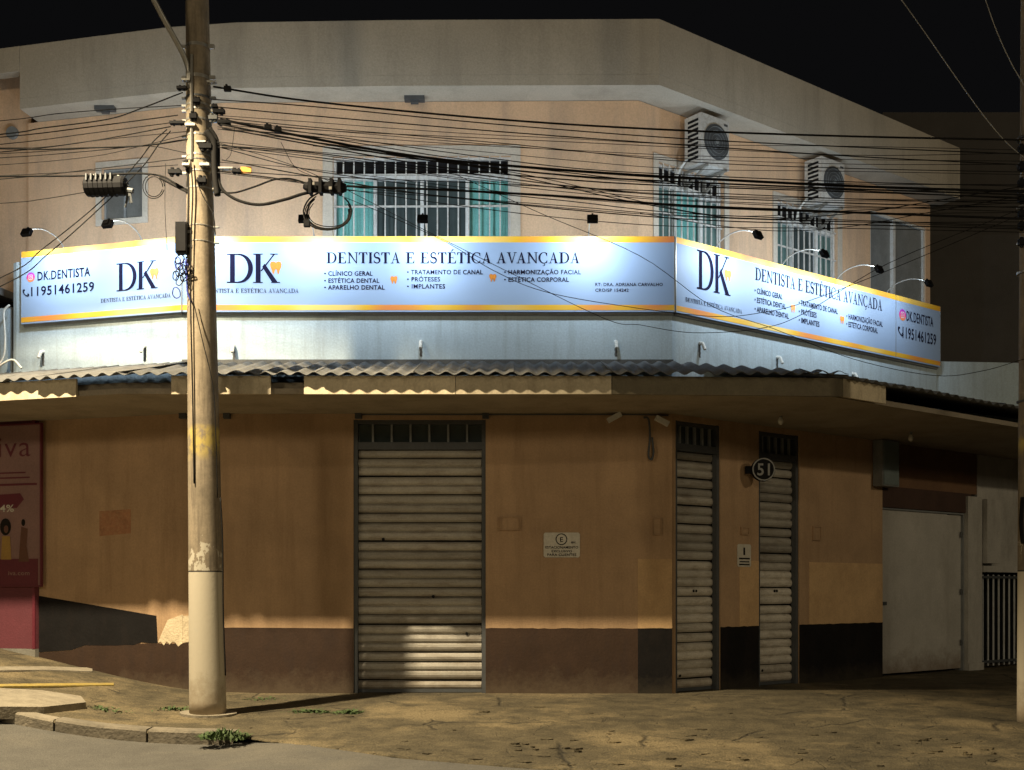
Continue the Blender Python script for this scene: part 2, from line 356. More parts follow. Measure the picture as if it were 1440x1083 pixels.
def glyph(ch):
    S = .16
    if ch == 'I': return rc(S-TK/2, S+TK/2, 0, 1)+serif(S, 0)+serif(S, 1-SF), .36
    if ch == 'D': return rc(.10, .10+TK, 0, 1)+rc(0, .40, 0, SF+.01)+rc(0, .40, 1-SF-.01, 1)+arcp(.36, .5, .38, .475, -90, 90), .86
    if ch in 'EÉ':
        g = rc(.10, .10+TK, 0, 1)+rc(0, .66, 0, SF)+rc(0, .62, 1-SF, 1)+rc(.2, .46, .49, .49+SF)+[[(.66, 0), (.69, .27), (.655, .27), (.56, .035)]]+[[(.62, 1), (.645, .76), (.61, .76), (.53, .965)]]+rc(.44, .475, .38, .63)
        if ch == 'É': g += [[(.28, 1.06), (.34, 1.06), (.52, 1.27), (.38, 1.27)]]
        return g, .74
    if ch == 'N': return rc(.12, .12+TN, 0, 1)+rc(.70, .70+TN, 0, 1)+[[(.02, 1), (.70, 0), (.76, 0), (.76, .02), (.22, 1)]]+serif(.14, 0, .26)+serif(.72, 1-SF, .26), .90
    if ch == 'T': return rc(.33-TK/2, .33+TK/2, 0, 1)+serif(.33, 0)+rc(0, .66, 1-SF, 1)+[[(0, 1), (-.02, .73), (.02, .73), (.12, .965)], [(.66, 1), (.54, .965), (.64, .73), (.68, .73)]], .72
    if ch == 'A': return [[(.08, 0), (.13, 0), (.40, .93), (.37, 1.0)], [(.50, 0), (.67, 0), (.40, 1.02), (.34, .98)]]+rc(.17, .55, .30, .30+SF)+serif(.10, 0, .24)+serif(.59, 0, .30), .78
    if ch == 'V': return [[(.06, 1), (.22, 1), (.42, 0), (.36, 0)], [(.36, 0), (.41, 0), (.68, 1), (.63, 1)]]+serif(.14, 1-SF, .30)+serif(.655, 1-SF, .24), .74
    if ch in 'CÇ':
        g = arcp(.42, .5, .36, .48, 48, 312, 22)+[[(.66, .98), (.68, .66), (.64, .66), (.58, .86)]]+[[(.66, .02), (.70, .26), (.66, .26), (.58, .10)]]
        if ch == 'Ç': g += ribbon([(.42, 0), (.46, -.08), (.50, -.14), (.44, -.22), (.32, -.22)], [.05, .05, .07, .06, .04])
        return g, .78
    if ch == 'S':
        pts = []; ws = []
        for i in range(13):
            a = R(35+(270-35)*i/12); pts.append((.28+.20*math.cos(a), .74+.235*math.sin(a))); ws.append(TN+.03+.05*max(0, (i-6)/6))
        for i in range(1, 13):
            a = R(90-(235)*i/12); pts.append((.28+.22*math.cos(a), .27+.245*math.sin(a))); ws.append(TN+.03+.08*max(0, 1-i/7))
        return ribbon(pts, ws)+[[(.46, .97), (.49, .70), (.45, .70), (.40, .86)], [(.04, .03), (.02, .30), (.06, .30), (.12, .12)]], .60
    if ch == 'K': return rc(.10, .10+TK, 0, 1)+serif(.17, 0)+serif(.17, 1-SF)+[[(.24, .40), (.29, .40), (.70, .98), (.65, .98)], [(.30, .55), (.38, .66), (.80, 0), (.62, 0)]]+serif(.67, 1-SF, .24)+serif(.72, 0, .28), .86
    return [], .34
def serif_text(s, track=.04):
    x = 0; polys = []
    for ch in s:
        g, wd = glyph(ch); polys += [[(a+x, b) for a, b in p] for p in g]; x += wd+track
    return polys
def polys_mesh(polys, x0, x1, z0, z1, m, name, y=-.004, cap=True):
    xs = [a for p in polys for a, b in p]
    if cap: lo, hi = 0, 1
    else:
        zs = [b for p in polys for a, b in p]; lo, hi = min(zs), max(zs)
    mnx, mxx = min(xs), max(xs); mb = MB()
    for i, p in enumerate(polys):
        q = [(x0+(a-mnx)/(mxx-mnx)*(x1-x0), z0+(b-lo)/(hi-lo)*(z1-z0)) for a, b in p]
        ar = sum(q[k][0]*q[(k+1)%len(q)][1]-q[(k+1)%len(q)][0]*q[k][1] for k in range(len(q)))
        if ar < 0: q = q[::-1]
        mb.flat(q, y-.00012*(i%9))
    return mb.mesh(name, m)
def sans_mesh(s, x0, x1, z0, z1, m, name, y=-.004, bold=.018):
    """z0 = baseline, z1 = cap height"""
    def ev(txt):
        c = bpy.data.curves.new('t', 'FONT'); c.body = txt; c.offset = min(bold, .016); c.space_character = 1.07; c.resolution_u = 3
        o = bpy.data.objects.new('t', c); COL.objects.link(o)
        dg = bpy.context.evaluated_depsgraph_get(); me = bpy.data.meshes.new_from_object(o.evaluated_get(dg))
        bpy.data.objects.remove(o); bpy.data.curves.remove(c); return me
    ref = ev('H'); h0 = min(v.co.y for v in ref.vertices); cap = max(v.co.y for v in ref.vertices); bpy.data.meshes.remove(ref)
    me = ev(s); me.name = name
    a = min(v.co.x for v in me.vertices); b = max(v.co.x for v in me.vertices)
    for v in me.vertices:
        x, yy = v.co.x, v.co.y
        v.co = (x0+(x-a)/(b-a)*(x1-x0), y, z0+(yy-h0)/(cap-h0)*(z1-z0))
    me.materials.clear(); me.materials.append(m); me.update(); return me

# ============================================================= frames
PHI = 37.2
C0 = (1.97, 14.0); J0 = (-4.05, 14.0)
FF = Frame(0, 14, 0); FR = Frame(C0[0], C0[1], PHI); FL = Frame(J0[0], J0[1], -16.2)
UC = (1.652, 14.85); UJ = (-3.80, 14.92)
UF = Frame(UC[0], UC[1], math.degrees(math.atan2(UC[1]-UJ[1], UC[0]-UJ[0])))
UR = Frame(UC[0], UC[1], PHI); UL = Frame(UJ[0], UJ[1], -13.0)
SOF = 7.66; CAN = 3.44

# ============================================================= ground
def sp(x, k=.35): return k*math.log1p(math.exp(max(-40, min(40, x/k))))
def g0(X, Y):
    z = -.03*(14-Y) if Y < 14 else 0
    z = max(z, -.45)
    return z+.2*sp(-4.0-max(X, -9))
EDGE = [(-30, 15.0), (-8, 11.75), (-4.95, 11.0), (-3.6, 10.88), (-2.56, 10.72), (-1.7, 10.1), (-.955, 9.55), (.337, 8.98), (2.5, 8.1), (6, 6.2), (14, 2), (30, -4)]
def edgeY(X):
    for (a, b), (c, d) in zip(EDGE, EDGE[1:]):
        if a <= X <= c: return b+(d-b)*(X-a)/(c-a)
    return EDGE[-1][1]
def drop(X):
    t = min(1, max(0, (X+2.9)/1.0)); t = t*t*(3-2*t); return .10*(1-t)+.008*t
def axis(a, b, lo, hi, fine, coarse):
    out = [a]
    while out[-1] < b:
        x = out[-1]; out.append(x+(fine if lo <= x <= hi else coarse))
    return out
def nz(x, y, s): return noise.noise(Vector((x*s, y*s, 3.1)))
xs = axis(-26, 26, -6.5, 7.5, .055, .8)
NR = 120
mb = MB(); vs = []
for X in xs:
    e = edgeY(X)
    for j in range(NR+1):
        Y = e+(26-e)*(j/NR)**1.6
        rough = .5+.5*min(1, max(0, (12.6-Y)/1.2)) if X > -2.2 else .5
        dz = .016*nz(X, Y, .9)+.010*rough*nz(X, Y, 3.1)+.008*rough*nz(X+9, Y, 9)*1.2
        if rough > .55: dz += .018*rough*(abs(nz(X, Y*1.6, 4.3))-.25)
        if Y > 13.6: dz *= .4
        vs.append((X, Y, g0(X, Y)+dz-(.0 if j else .02)))
n1 = NR+1
mb.add(vs, [(i*n1+j, (i+1)*n1+j, (i+1)*n1+j+1, i*n1+j+1) for i in range(len(xs)-1) for j in range(NR)])
pav = part('pavement', mb, M['pavement'], None, kind='structure', smooth=True)
mb = MB(); vs = []; xr = axis(-60, 60, -8, 10, .25, 4); yr = axis(-60, 26, 4, 13, .25, 4)
for X in xr:
    for Y in yr:
        far = max(0, Y-edgeY(X)-.3)
        vs.append((X, Y, g0(X, Y)-drop(X)+.006*nz(X, Y, 1.3)-min(.3, far*.3)))
n1 = len(yr)
mb.add(vs, [(i*n1+j, (i+1)*n1+j, (i+1)*n1+j+1, i*n1+j+1) for i in range(len(xr)-1) for j in range(n1-1)])
road = part('road', mb, M['asphalt'], None, kind='structure', smooth=True)
mb = MB(); mb.add([(-400, 24, -.5), (400, 24, -.5), (400, 450, -.5), (-400, 450, -.5)], [(0, 1, 2, 3)])
mb.add([(-400, -400, -.75), (400, -400, -.75), (400, 24, -.75), (-400, 24, -.75)], [(0, 1, 2, 3)])
part('ground', mb, M['asphalt'], None, kind='structure')
# kerb stones along the left part of the pavement edge
kx = [-9.0]
while kx[-1] < -2.75: kx.append(kx[-1]+random.uniform(.85, 1.05))
for a, b in zip(kx, kx[1:]):
    a += .012; b -= .012; n = 6; mb = MB(); vs = []
    ins = .16
    tilt = random.uniform(-.012, .012)
    for i in range(n+1):
        X = a+(b-a)*i/n; e = edgeY(X)+.02
        q = .006*nz(X, 2, 6)
        for dy, zz in ((-.035, -.16), (-.03, .002), (-.012, .022), (ins, .026), (ins, -.10)):
            vs.append((X, e+dy+q, g0(X, e)+zz+q+tilt*(X-a)))
    fs = [(i*5+k, (i+1)*5+k, (i+1)*5+k+1, i*5+k+1) for i in range(n) for k in range(4)]+[(4, 3, 2, 1, 0), tuple(n*5+k for k in range(5))]
    mb.add(vs, fs); part('kerb_stone', mb, M['kerb'], pav)
def ground_poly(name, pts, m, lift, thick, **kw):
    """flat piece lying on the pavement, corners given in plan"""
    mb = MB(); n = len(pts)
    top = [(x, y, g0(x, y)+lift) for x, y in pts]; bot = [(x, y, g0(x, y)+lift-thick) for x, y in pts]
    mb.add(top+bot, [tuple(range(n)), tuple(range(2*n-1, n-1, -1))]+[((i+1)%n, i, n+i, n+(i+1)%n) for i in range(n)])
    return obj(name, mb.mesh(name, m), **kw)
def gp(px, py):
    """pavement point seen at this place of the photograph"""
    Y = 10
    for _ in range(60): Y = .5*Y+.5*(CZ-g0((px-CXP)/F*Y, Y))*F/(py-HY)
    return ((px-CXP)/F*Y, Y)
ground_poly('concrete_slab', [gp(-60, 1004), gp(62, 1004), gp(121, 997), gp(114, 988), gp(60, 980), gp(-60, 974)], M['slab'], .07, .12,
            label='broken pale concrete slab raised on the pavement beside the kerb at far left', cat='slab')
ground_poly('painted_line', [gp(-60, 968.5), gp(60, 967), gp(160, 965.5), gp(160, 962.5), gp(60, 963.5), gp(-60, 965.5)], M['yellow_line'], .020, .02, parent=pav, kind='structure')
ground_poly('cement_strip', [gp(-60, 946), gp(60, 944), gp(130, 946), gp(130, 941), gp(60, 939), gp(-60, 940)], M['slab'], .018, .02, parent=pav, kind='structure')
ground_poly('cement_ring', [(-3.22+.30*math.cos(a*.35), 12.07+.26*math.sin(a*.35)) for a in range(18)], M['slab'], .024, .05, parent=pav, kind='structure')

# weeds
def tuft(name, px, py, wpx, hh, n, label, seed):
    random.seed(seed); x, y = gp(px, py); wm = wpx/F*y
    mb = MB()
    for i in range(n):
        a = random.uniform(-.5, .5)*wm; b = random.gauss(0, .07)
        h = hh*random.uniform(.35, 1)*(1-1.2*abs(a/wm)); l = random.uniform(0, 6.28); le = random.uniform(.02, .07)
        bx, by = x+a, y+b; z = g0(bx, by)-.01; wd = random.uniform(.004, .010)
        ca, sa = math.cos(l), math.sin(l)
        p0 = Vector((bx, by, z)); p1 = p0+Vector((ca*le*.4, sa*le*.4, h*.6)); p2 = p0+Vector((ca*le*1.3, sa*le*1.3, h))
        u = Vector((-sa, ca, 0))*wd
        mb.add([p0-u*.6, p0+u*.6, p1+u*1.6, p1-u*1.6, p2], [(0, 1, 2, 3), (3, 2, 4)])
    o = obj(name, mb.mesh(name, M['weed'])); return props(o, label, 'weeds', kind='stuff')
tuft('weeds', 314, 1037, 66, .11, 420, 'leafy green weeds growing at the kerb end below the pole', 3)
tuft('grass', 432, 1001, 60, .045, 220, 'short grass in the pavement crack right of the pole foot', 4)
tuft('grass', 490, 1002, 40, .05, 180, 'small grass tuft in front of the wide shutter corner', 5)
tuft('grass', 248, 998, 50, .06, 160, 'low weeds in the pavement crack left of the pole foot', 6)
tuft('grass', 372, 983, 70, .03, 120, 'sparse tiny grass at the foot of the brown dado right of the pole', 8)
tuft('grass', 150, 998, 70, .035, 120, 'thin row of weeds beside the broken slab', 12)
random.seed(11)
# cracks with raised broken edges: slivers of broken paving on the rough apron
mb = MB()
for i in range(130):
    if random.random() < .75: px = random.uniform(560, 1430); py = random.gauss(1052, 16)
    else: px = random.uniform(150, 1430); py = random.uniform(985, 1080)
    if py < 985 or py > 1120: continue
    x, y = gp(px, py)
    if y < edgeY(x)+.15: continue
    L_ = random.uniform(.015, .07); a = random.uniform(-.5, .5); z = g0(x, y)
    k = random.randint(4, 6); pts = []
    for q in range(k):
        an = 6.283*q/k+random.uniform(-.3, .3); pts.append((x+L_*math.cos(an)*math.cos(a), y+L_*.6*math.sin(an)))
    hh = random.uniform(.003, .010)
    top = [(p[0], p[1], z+hh+random.uniform(-.004, .004)) for p in pts]; bot = [(p[0], p[1], z-.02) for p in pts]
    mb.add(top+bot, [tuple(range(k))]+[((j+1)%k, j, k+j, k+(j+1)%k) for j in range(k)])
o = obj('rubble', mb.mesh('rubble', M['pavement'])); props(o, 'loose stones and crumbled cement scattered over the rough pavement', 'rubble', kind='stuff')

# ============================================================= corner building
B = thing('corner_building', 'two storey peach corner building with roller shutters, canopy and white parapet', 'building', (0, 14, 0))
BO = (0, -14, 0)
def bpart(name, mb, m, label=None, smooth=False, kind=None): return part(name, mb, m, B, BO, label=label, smooth=smooth, kind=kind)
def wall_boxes(mb, fr, t0, t1, z0, z1, holes, th=.22, o=0):
    """wall slab with rectangular openings (t0,t1,z0,z1), pieces butted together"""
    cuts = sorted(set([t0, t1]+[h[0] for h in holes]+[h[1] for h in holes]))
    for a, b in zip(cuts, cuts[1:]):
        if b <= t0 or a >= t1: continue
        zz = [(z0, z1)]
        for h in holes:
            if h[0] <= a+1e-6 and h[1] >= b-1e-6:
                nzz = []
                for p, q in zz:
                    if h[3] <= p or h[2] >= q: nzz.append((p, q)); continue
                    if h[2] > p: nzz.append((p, h[2]))
                    if h[3] < q: nzz.append((h[3], q))
                zz = nzz
        for p, q in zz:
            c = [fr.P(a, o), fr.P(b, o), fr.P(b, o-th), fr.P(a, o-th)]
            mb.prism([(v.x, v.y) for v in c], p, q)
# --- ground floor
S1 = (FF.t(497), FF.t(683)); ZT = 3.37
S2 = (FR.t(950), FR.t(1013)); S3 = (FR.t(1067), FR.t(1124))
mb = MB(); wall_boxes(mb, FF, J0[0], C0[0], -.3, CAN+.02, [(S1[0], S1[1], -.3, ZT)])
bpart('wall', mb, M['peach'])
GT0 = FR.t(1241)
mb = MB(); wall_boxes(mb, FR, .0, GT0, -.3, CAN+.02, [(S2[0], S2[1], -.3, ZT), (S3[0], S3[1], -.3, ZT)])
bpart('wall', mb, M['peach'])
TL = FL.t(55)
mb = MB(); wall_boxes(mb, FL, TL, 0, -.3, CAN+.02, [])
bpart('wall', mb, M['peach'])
# paint layers, 3 mm proud, edges brushed a little unevenly
def wobble(pts):
    out = []
    for (a, b), (c, d) in zip(pts, pts[1:]+pts[:1]):
        n = max(1, int(abs(c-a)/.07)) if abs(b-DT) < .05 and abs(d-DT) < .05 else 1
        out += [(a+(c-a)*i/n, b+(d-b)*i/n+(random.uniform(-.006, .006) if i else 0)) for i in range(n)]
    return out
def paint(name, fr, pts, m, o=.003, label=None):
    if len(pts) < 7 and name == 'dado': pts = wobble(pts)
    mb = MB(); mb.plate(pts, -o, .001)
    c = fr.P(0, 0, 0); return part(name, mb, m, B, (c.x, c.y-14, 0), fr.a, label=label)
DT = .80
t897 = FF.t(897)
paint('dado', FF, [(J0[0], -.3), (S1[0], -.3), (S1[0], DT), (FF.t(330), DT+.01), (FF.t(286), DT-.0), (FF.t(286), FF.z(0, 900)), (J0[0], FF.z(0, 905))], M['brown'])
paint('dado', FF, [(S1[1], -.3), (t897, -.3), (t897, DT), (S1[1], DT)], M['brown'])
paint('dado', FF, [(t897, -.3), (C0[0], -.3), (C0[0], DT), (t897, DT)], M['black_dado'], label='black painted dado at the corner')
paint('dado', FR, [(S2[1], -.3), (S3[0], -.3), (S3[0], DT), (S2[1], DT)], M['black_dado'], label='black dado between the two narrow shutters')
paint('dado', FR, [(S3[1], -.3), (GT0, -.3), (GT0, DT), (S3[1], DT)], M['black_dado'], label='black dado beside the white gate')
PT = 1.655
paint('paint_patch', FF, [(t897, DT), (C0[0], DT), (C0[0], PT), (t897, PT)], M['patchpaint'], label='paler band of fresh peach paint at the corner')
paint('paint_patch', FR, [(FR.t(1040), DT), (S3[0], DT), (S3[0], PT), (FR.t(1040), PT)], M['patchpaint'])
paint('paint_patch', FR, [(FR.t(1138), DT), (GT0, DT), (GT0, PT), (FR.t(1138), PT)], M['patchpaint'])
lp = lambda *q: [FL.tz(x, y) for x, y in q]
def rag(a, b, n, amp, seed):
    random.seed(seed); return [(a[0]+(b[0]-a[0])*i/n, a[1]+(b[1]-a[1])*i/n+(random.uniform(-amp, amp) if 0 < i < n else 0)) for i in range(n+1)]
low = [(TL, -.3)]+[(0, -.3)]
paint('dado', FL, [(TL, -.3), (0, -.3)]+[(0, FL.z(0, 905))]+lp((222, 905))+lp((160, 905), (120, 908), (100, 915), (55, 918)), M['brown'], .003)
paint('dado', FL, lp((55, 917.5), (100, 914.5))+lp(*rag((120, 907.5), (222, 904.5), 9, 2, 5))+lp((220, 866), (55, 838)), M['black_dado'], .0045, 'black dado rising with the sloping pavement')
paint('bare_plaster', FL, lp(*rag((222.5, 904), (255, 906), 8, 3.5, 8))+[(0, FL.z(0, 905)), (0, FL.z(0, 864))]+lp( (236, 872), (228, 890)), M['plaster'], .006, 'ragged patch of bare cream plaster behind the pole')
tl_ = lambda q: [FF.tz(x, y) for x, y in q]
paint('bare_plaster', FF, [(J0[0]+.001, FF.z(0, 904))]+tl_(rag((259, 904), (285, 900), 5, 3, 9))+tl_([(285, 866)])+[(J0[0]+.001, FF.z(0, 866))], M['plaster'], .006)
paint('faded_square', FL, lp((140, 754), (184, 750), (184, 716), (140, 719)), mat('faded red square paint', (.36, .17, .085), .85, .25, 9, (.40, .25, .13), .9, (30, 30, 30)), .003, 'faded reddish square painted on the left wall')

# --- roller shutters
SP = .1145
def shutter(fr, T, label, nm, pale_below=None, zb=.05):
    t0, t1 = T; wd = t1-t0; c = fr.P(t0, 0, 0)
    zt = 3.045
    mb = MB()
    mb.box(0, .05, .02, .10, zb-.05, ZT); mb.box(wd-.05, wd, .02, .10, zb-.05, ZT)
    mb.box(.05, wd-.05, .03, .16, zt-.04, zt+.05); mb.box(.05, wd-.05, .04, .12, ZT-.05, ZT)
    root = part('roller_shutter', mb, M['dark_metal'], B, (c.x, c.y-14, 0), fr.a, label=label)
    prof = [(.115, 0), (.104, .006), (.088, .026), (.083, .055), (.090, .086), (.112, SP-.010), (.124, SP-.004), (.124, 0)]
    me = MB().xbar(prof, .052, wd-.052).mesh('slat', M['slat']); me2 = MB().xbar(prof, .052, wd-.052).mesh('slat', M['slat_pale'])
    n = int((zt-zb)/SP)
    for k in range(n):
        z = zb+k*SP
        pale = pale_below is not None and z < pale_below
        o = obj('slat', me2 if pale else me, root, (random.uniform(-.004, .004), random.uniform(-.006, .004), z+random.uniform(-.002, .002))); o.rotation_euler = (random.uniform(-.10, .06), random.uniform(-.0025, .0025), 0)
    part('bottom_rail', MB().box(.052, wd-.052, .09, .13, zb-.045, zb-.004), M['dark_metal'], root)
    # transom panes and bars
    zz0, zz1 = zt+.05, ZT-.05; step = wd/nm
    pm = MB().box(.012, step-.012, .10, .108, 0, zz1-zz0).mesh('pane', M['glass_dark']); bm = MB().box(-.012, .012, .05, .09, 0, zz1-zz0).mesh('bar', M['grey_metal'])
    for k in range(nm):
        if 0 < k: obj('bar', bm, root, (k*step, 0, zz0))
        obj('pane', pm, root, (k*step, 0, zz0))
    if wd > 1.2:
        for kx_2, kz in ((.60, 1.19), (.855, .73), (.22, 1.9)): part('lock_hole', MB().tube([(wd*kx_2, .084, kz), (wd*kx_2, .078, kz)], .020, 8), M['black'], root)
    else:
        for kx_2, kz in ((.50, 1.26), (.56, 1.26), (.2, .2)): part('lock_hole', MB().tube([(wd*kx_2, .084, kz), (wd*kx_2, .078, kz)], .018, 8), M['black'], root)
    part('backing', MB().box(.0, wd, .14, .16, -.3, ZT), M['black'], root)
    return root
shutter(FF, S1, 'wide galvanised roller shutter with barred glass transom', 7)
shutter(FR, S2, 'narrow roller shutter beside the corner, paler below', 6, 1.60)
shutter(FR, S3, 'narrow roller shutter behind the round number sign', 6, 1.60)
# --- canopy
CF = 12.55; ED = 2.23
FC = Frame(0, 12.4, 0)
kx_, ky_ = 3.70, 12.62                                       # canopy corner, street side
KR = Frame(kx_, ky_, PHI); KL = Frame(-4.31, 12.4, -16.2)
def off(fr, o, t): p = fr.P(t, o); return (p.x, p.y)
slab = [off(KL, -.18, -6), (-4.33, 12.58), (1.1, 12.58), (kx_-.10, ky_+.16), off(KR, -.18, 9.0), off(FR, -.2, 9.0), (C0[0]-.05, C0[1]+.2), (J0[0]+.02, 14.2), off(FL, -.2, -6)]
bpart('canopy_slab', MB().prism(slab, CAN, CAN+.06), M['canopy'])
zc = CAN-.012
bpart('canopy_beam', MB().prism([off(KL, -.32, -6), (-4.36, 12.72), (kx_-.3, 12.72), (kx_-.3, 12.80), (-4.36, 12.80), off(KL, -.40, -6)], CAN+.062, CAN+.15), M['canopy'])
def board(fr, a, b, m, label=None, o=.0, z1=3.63):
    c = fr.P(a, o, 0); mb = MB().box(0, b-a, .02, .05, zc, z1); part('fascia_board', mb, m, B, (c.x, c.y-14, 0), fr.a, label=label)
FB = Frame(0, 12.50, 0); FBL = Frame(-4.31, 12.50, -16.2)
board(FBL, -4, FBL.t(105), M['board'])
board(FB, FB.t(240), FB.t(380), M['board'])
board(FB, FB.t(427), FB.t(640), M['board']); board(FB, FB.t(640)+.006, FB.t(860), M['board'])
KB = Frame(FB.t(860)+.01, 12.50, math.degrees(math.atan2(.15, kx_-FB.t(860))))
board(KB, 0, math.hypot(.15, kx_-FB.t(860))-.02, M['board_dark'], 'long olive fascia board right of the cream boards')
board(KR, .02, KR.t(1252), M['board'], 'short cream fascia board at the canopy corner', o=-.04)
# corrugated sheets
PIT = .18
def sheets(fr, ta, tb, zfun, lo, hi, first=0):
    """lo(t), hi(t): plan distance range from the frame line inwards"""
    t = ta; k = 0
    while t < tb-.05:
        w_ = min(PIT*6, tb-t); n = max(2, int(w_/.0225)); vs = []; ny = 3
        ov = random.uniform(-.015, .02); lift = .006*(k % 2)+random.uniform(0, .003)
        for i in range(n+1):
            x = t+w_*i/n+(.02 if i == n else 0); a, b = lo(x)-ov, hi(x)
            if b < a+.02: b = a+.02
            wv = .019*math.cos(2*math.pi*x/PIT)
            for j in range(ny+1):
                y = a+(b-a)*j/ny; vs.append((x, y, zfun(y)+wv+lift+.003*nz(x*3, y, 2)))
            for j in range(ny+1):
                y = a+(b-a)*j/ny; vs.append((x, y, zfun(y)+wv+lift-.007+.003*nz(x*3, y, 2)))
        m_ = 2*(ny+1); fs = []
        for i in range(n):
            for j in range(ny):
                A = i*m_+j; Bq = (i+1)*m_+j
                fs.append((A, Bq, Bq+1, A+1)); fs.append((A+ny+1, A+ny+2, Bq+ny+2, Bq+ny+1))
            A = i*m_; Bq = A+m_; fs.append((A, A+ny+1, Bq+ny+1, Bq)); fs.append((A+ny, Bq+ny, Bq+2*ny+1, A+2*ny+1))
        fs.append(tuple(range(ny, -1, -1))+tuple(range(ny+1, m_)))
        c = fr.P(0, 0, 0); mb = MB().add(vs, fs)
        part('corrugated_sheet', mb, M['fibre'], B, (c.x, c.y-14, 0), fr.a, smooth=True)
        t += w_; k += 1
FS = Frame(0, 12.425, 0)
zf = lambda y: 3.635+.275*max(0, y)
ex = (kx_-C0[0]); ey = (14-12.50)
def hi_f(x):
    if x < -4.08: return max(.05, 1.6-(-4.08-x)/.24*1.55)
    if x > C0[0]: return max(.03, 1.6*(1-(x-C0[0])/(kx_+.02-C0[0])))
    return 1.52
def lo_f(x): return max(0, (x-1.05)/(kx_-1.05))*.10
sheets(FS, -4.32, kx_-.02, zf, lo_f, hi_f)
KS = Frame(kx_+.02, 12.60, PHI)
def proj(fr, x, y): return ((x-fr.ox)*fr.dx+(y-fr.oy)*fr.dy, -((x-fr.ox)*fr.nx+(y-fr.oy)*fr.ny))
tc, yc = proj(KS, *C0)
def hi_r(t): return yc if t > tc else max(.02, yc*t/tc) if tc > 0 else yc
zr = lambda y: 3.635+.44*max(0, y)/yc
sheets(KS, 0.0, 9.0, zr, lambda t: 0, (lambda t: yc if t > max(tc, .01) else max(.03, yc*t/max(tc, .01))))
KLS = Frame(-4.31, 12.425, -16.2)
sheets(KLS, -5.4, 0.0, zf, lambda t: 0, lambda t: 1.53)
# ridge cap hugging the parapet foot
cap = [(J0[0]-.0, 14.0), (C0[0], 14.0)]
mb = MB(); mb.box(J0[0], C0[0]+.01, 13.955, 13.998, 4.03, 4.10); bpart('flashing', mb, M['fibre'])
# --- parapet (balcony wall)
PZ0, PZ1 = CAN+.062, 5.50
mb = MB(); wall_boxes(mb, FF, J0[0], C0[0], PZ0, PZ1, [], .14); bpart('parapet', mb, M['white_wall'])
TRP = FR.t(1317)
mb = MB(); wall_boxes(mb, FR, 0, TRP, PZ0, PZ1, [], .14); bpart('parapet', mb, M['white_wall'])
TLP = FL.t(14)
mb = MB(); wall_boxes(mb, FL, TLP+.1, 0, PZ0, PZ1, [], .14)
a, b_ = TLP+.1, TLP; pr = [FL.P(a, 0), FL.P(a, -.14)]
mb.prism([off(FL, 0, TLP+.1), off(FL, -.03, TLP+.03), off(FL, -.09, TLP), off(FL, -.14, TLP+.1)][::-1], PZ0, PZ1)
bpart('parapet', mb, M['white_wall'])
# balcony floor
bpart('balcony_floor', MB().prism([off(FL, -.14, TLP), (J0[0], 14.14), (C0[0]-.05, 14.14), off(FR, -.14, TRP), off(UR, 0, 7.2), UC, UJ, off(UL, 0, -4)], 4.3, 4.4), M['white_wall'])
# --- upper walls
W1 = (UF.t(468), UF.t(718)); W2 = (UR.t(925), UR.t(1018)); W3 = (UR.t(1092), UR.t(1178)); D4 = (UR.t(1224), UR.t(1302))
WZ0, WZ1 = 5.35, 6.95
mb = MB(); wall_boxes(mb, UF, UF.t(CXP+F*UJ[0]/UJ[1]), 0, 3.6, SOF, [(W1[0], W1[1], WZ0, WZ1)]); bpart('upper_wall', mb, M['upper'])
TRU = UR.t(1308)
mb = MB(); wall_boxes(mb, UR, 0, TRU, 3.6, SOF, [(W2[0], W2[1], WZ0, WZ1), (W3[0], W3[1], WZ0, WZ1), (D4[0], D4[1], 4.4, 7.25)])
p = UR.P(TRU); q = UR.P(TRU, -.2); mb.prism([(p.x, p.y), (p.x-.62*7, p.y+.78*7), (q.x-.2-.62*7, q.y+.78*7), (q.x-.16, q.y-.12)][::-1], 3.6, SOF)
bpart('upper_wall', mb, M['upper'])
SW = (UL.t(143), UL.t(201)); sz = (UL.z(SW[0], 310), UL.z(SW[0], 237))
mb = MB(); wall_boxes(mb, UL, UL.t(40), 0, 3.6, SOF, [(SW[0], SW[1], sz[0], sz[1])]); bpart('upper_wall', mb, M['upper'])
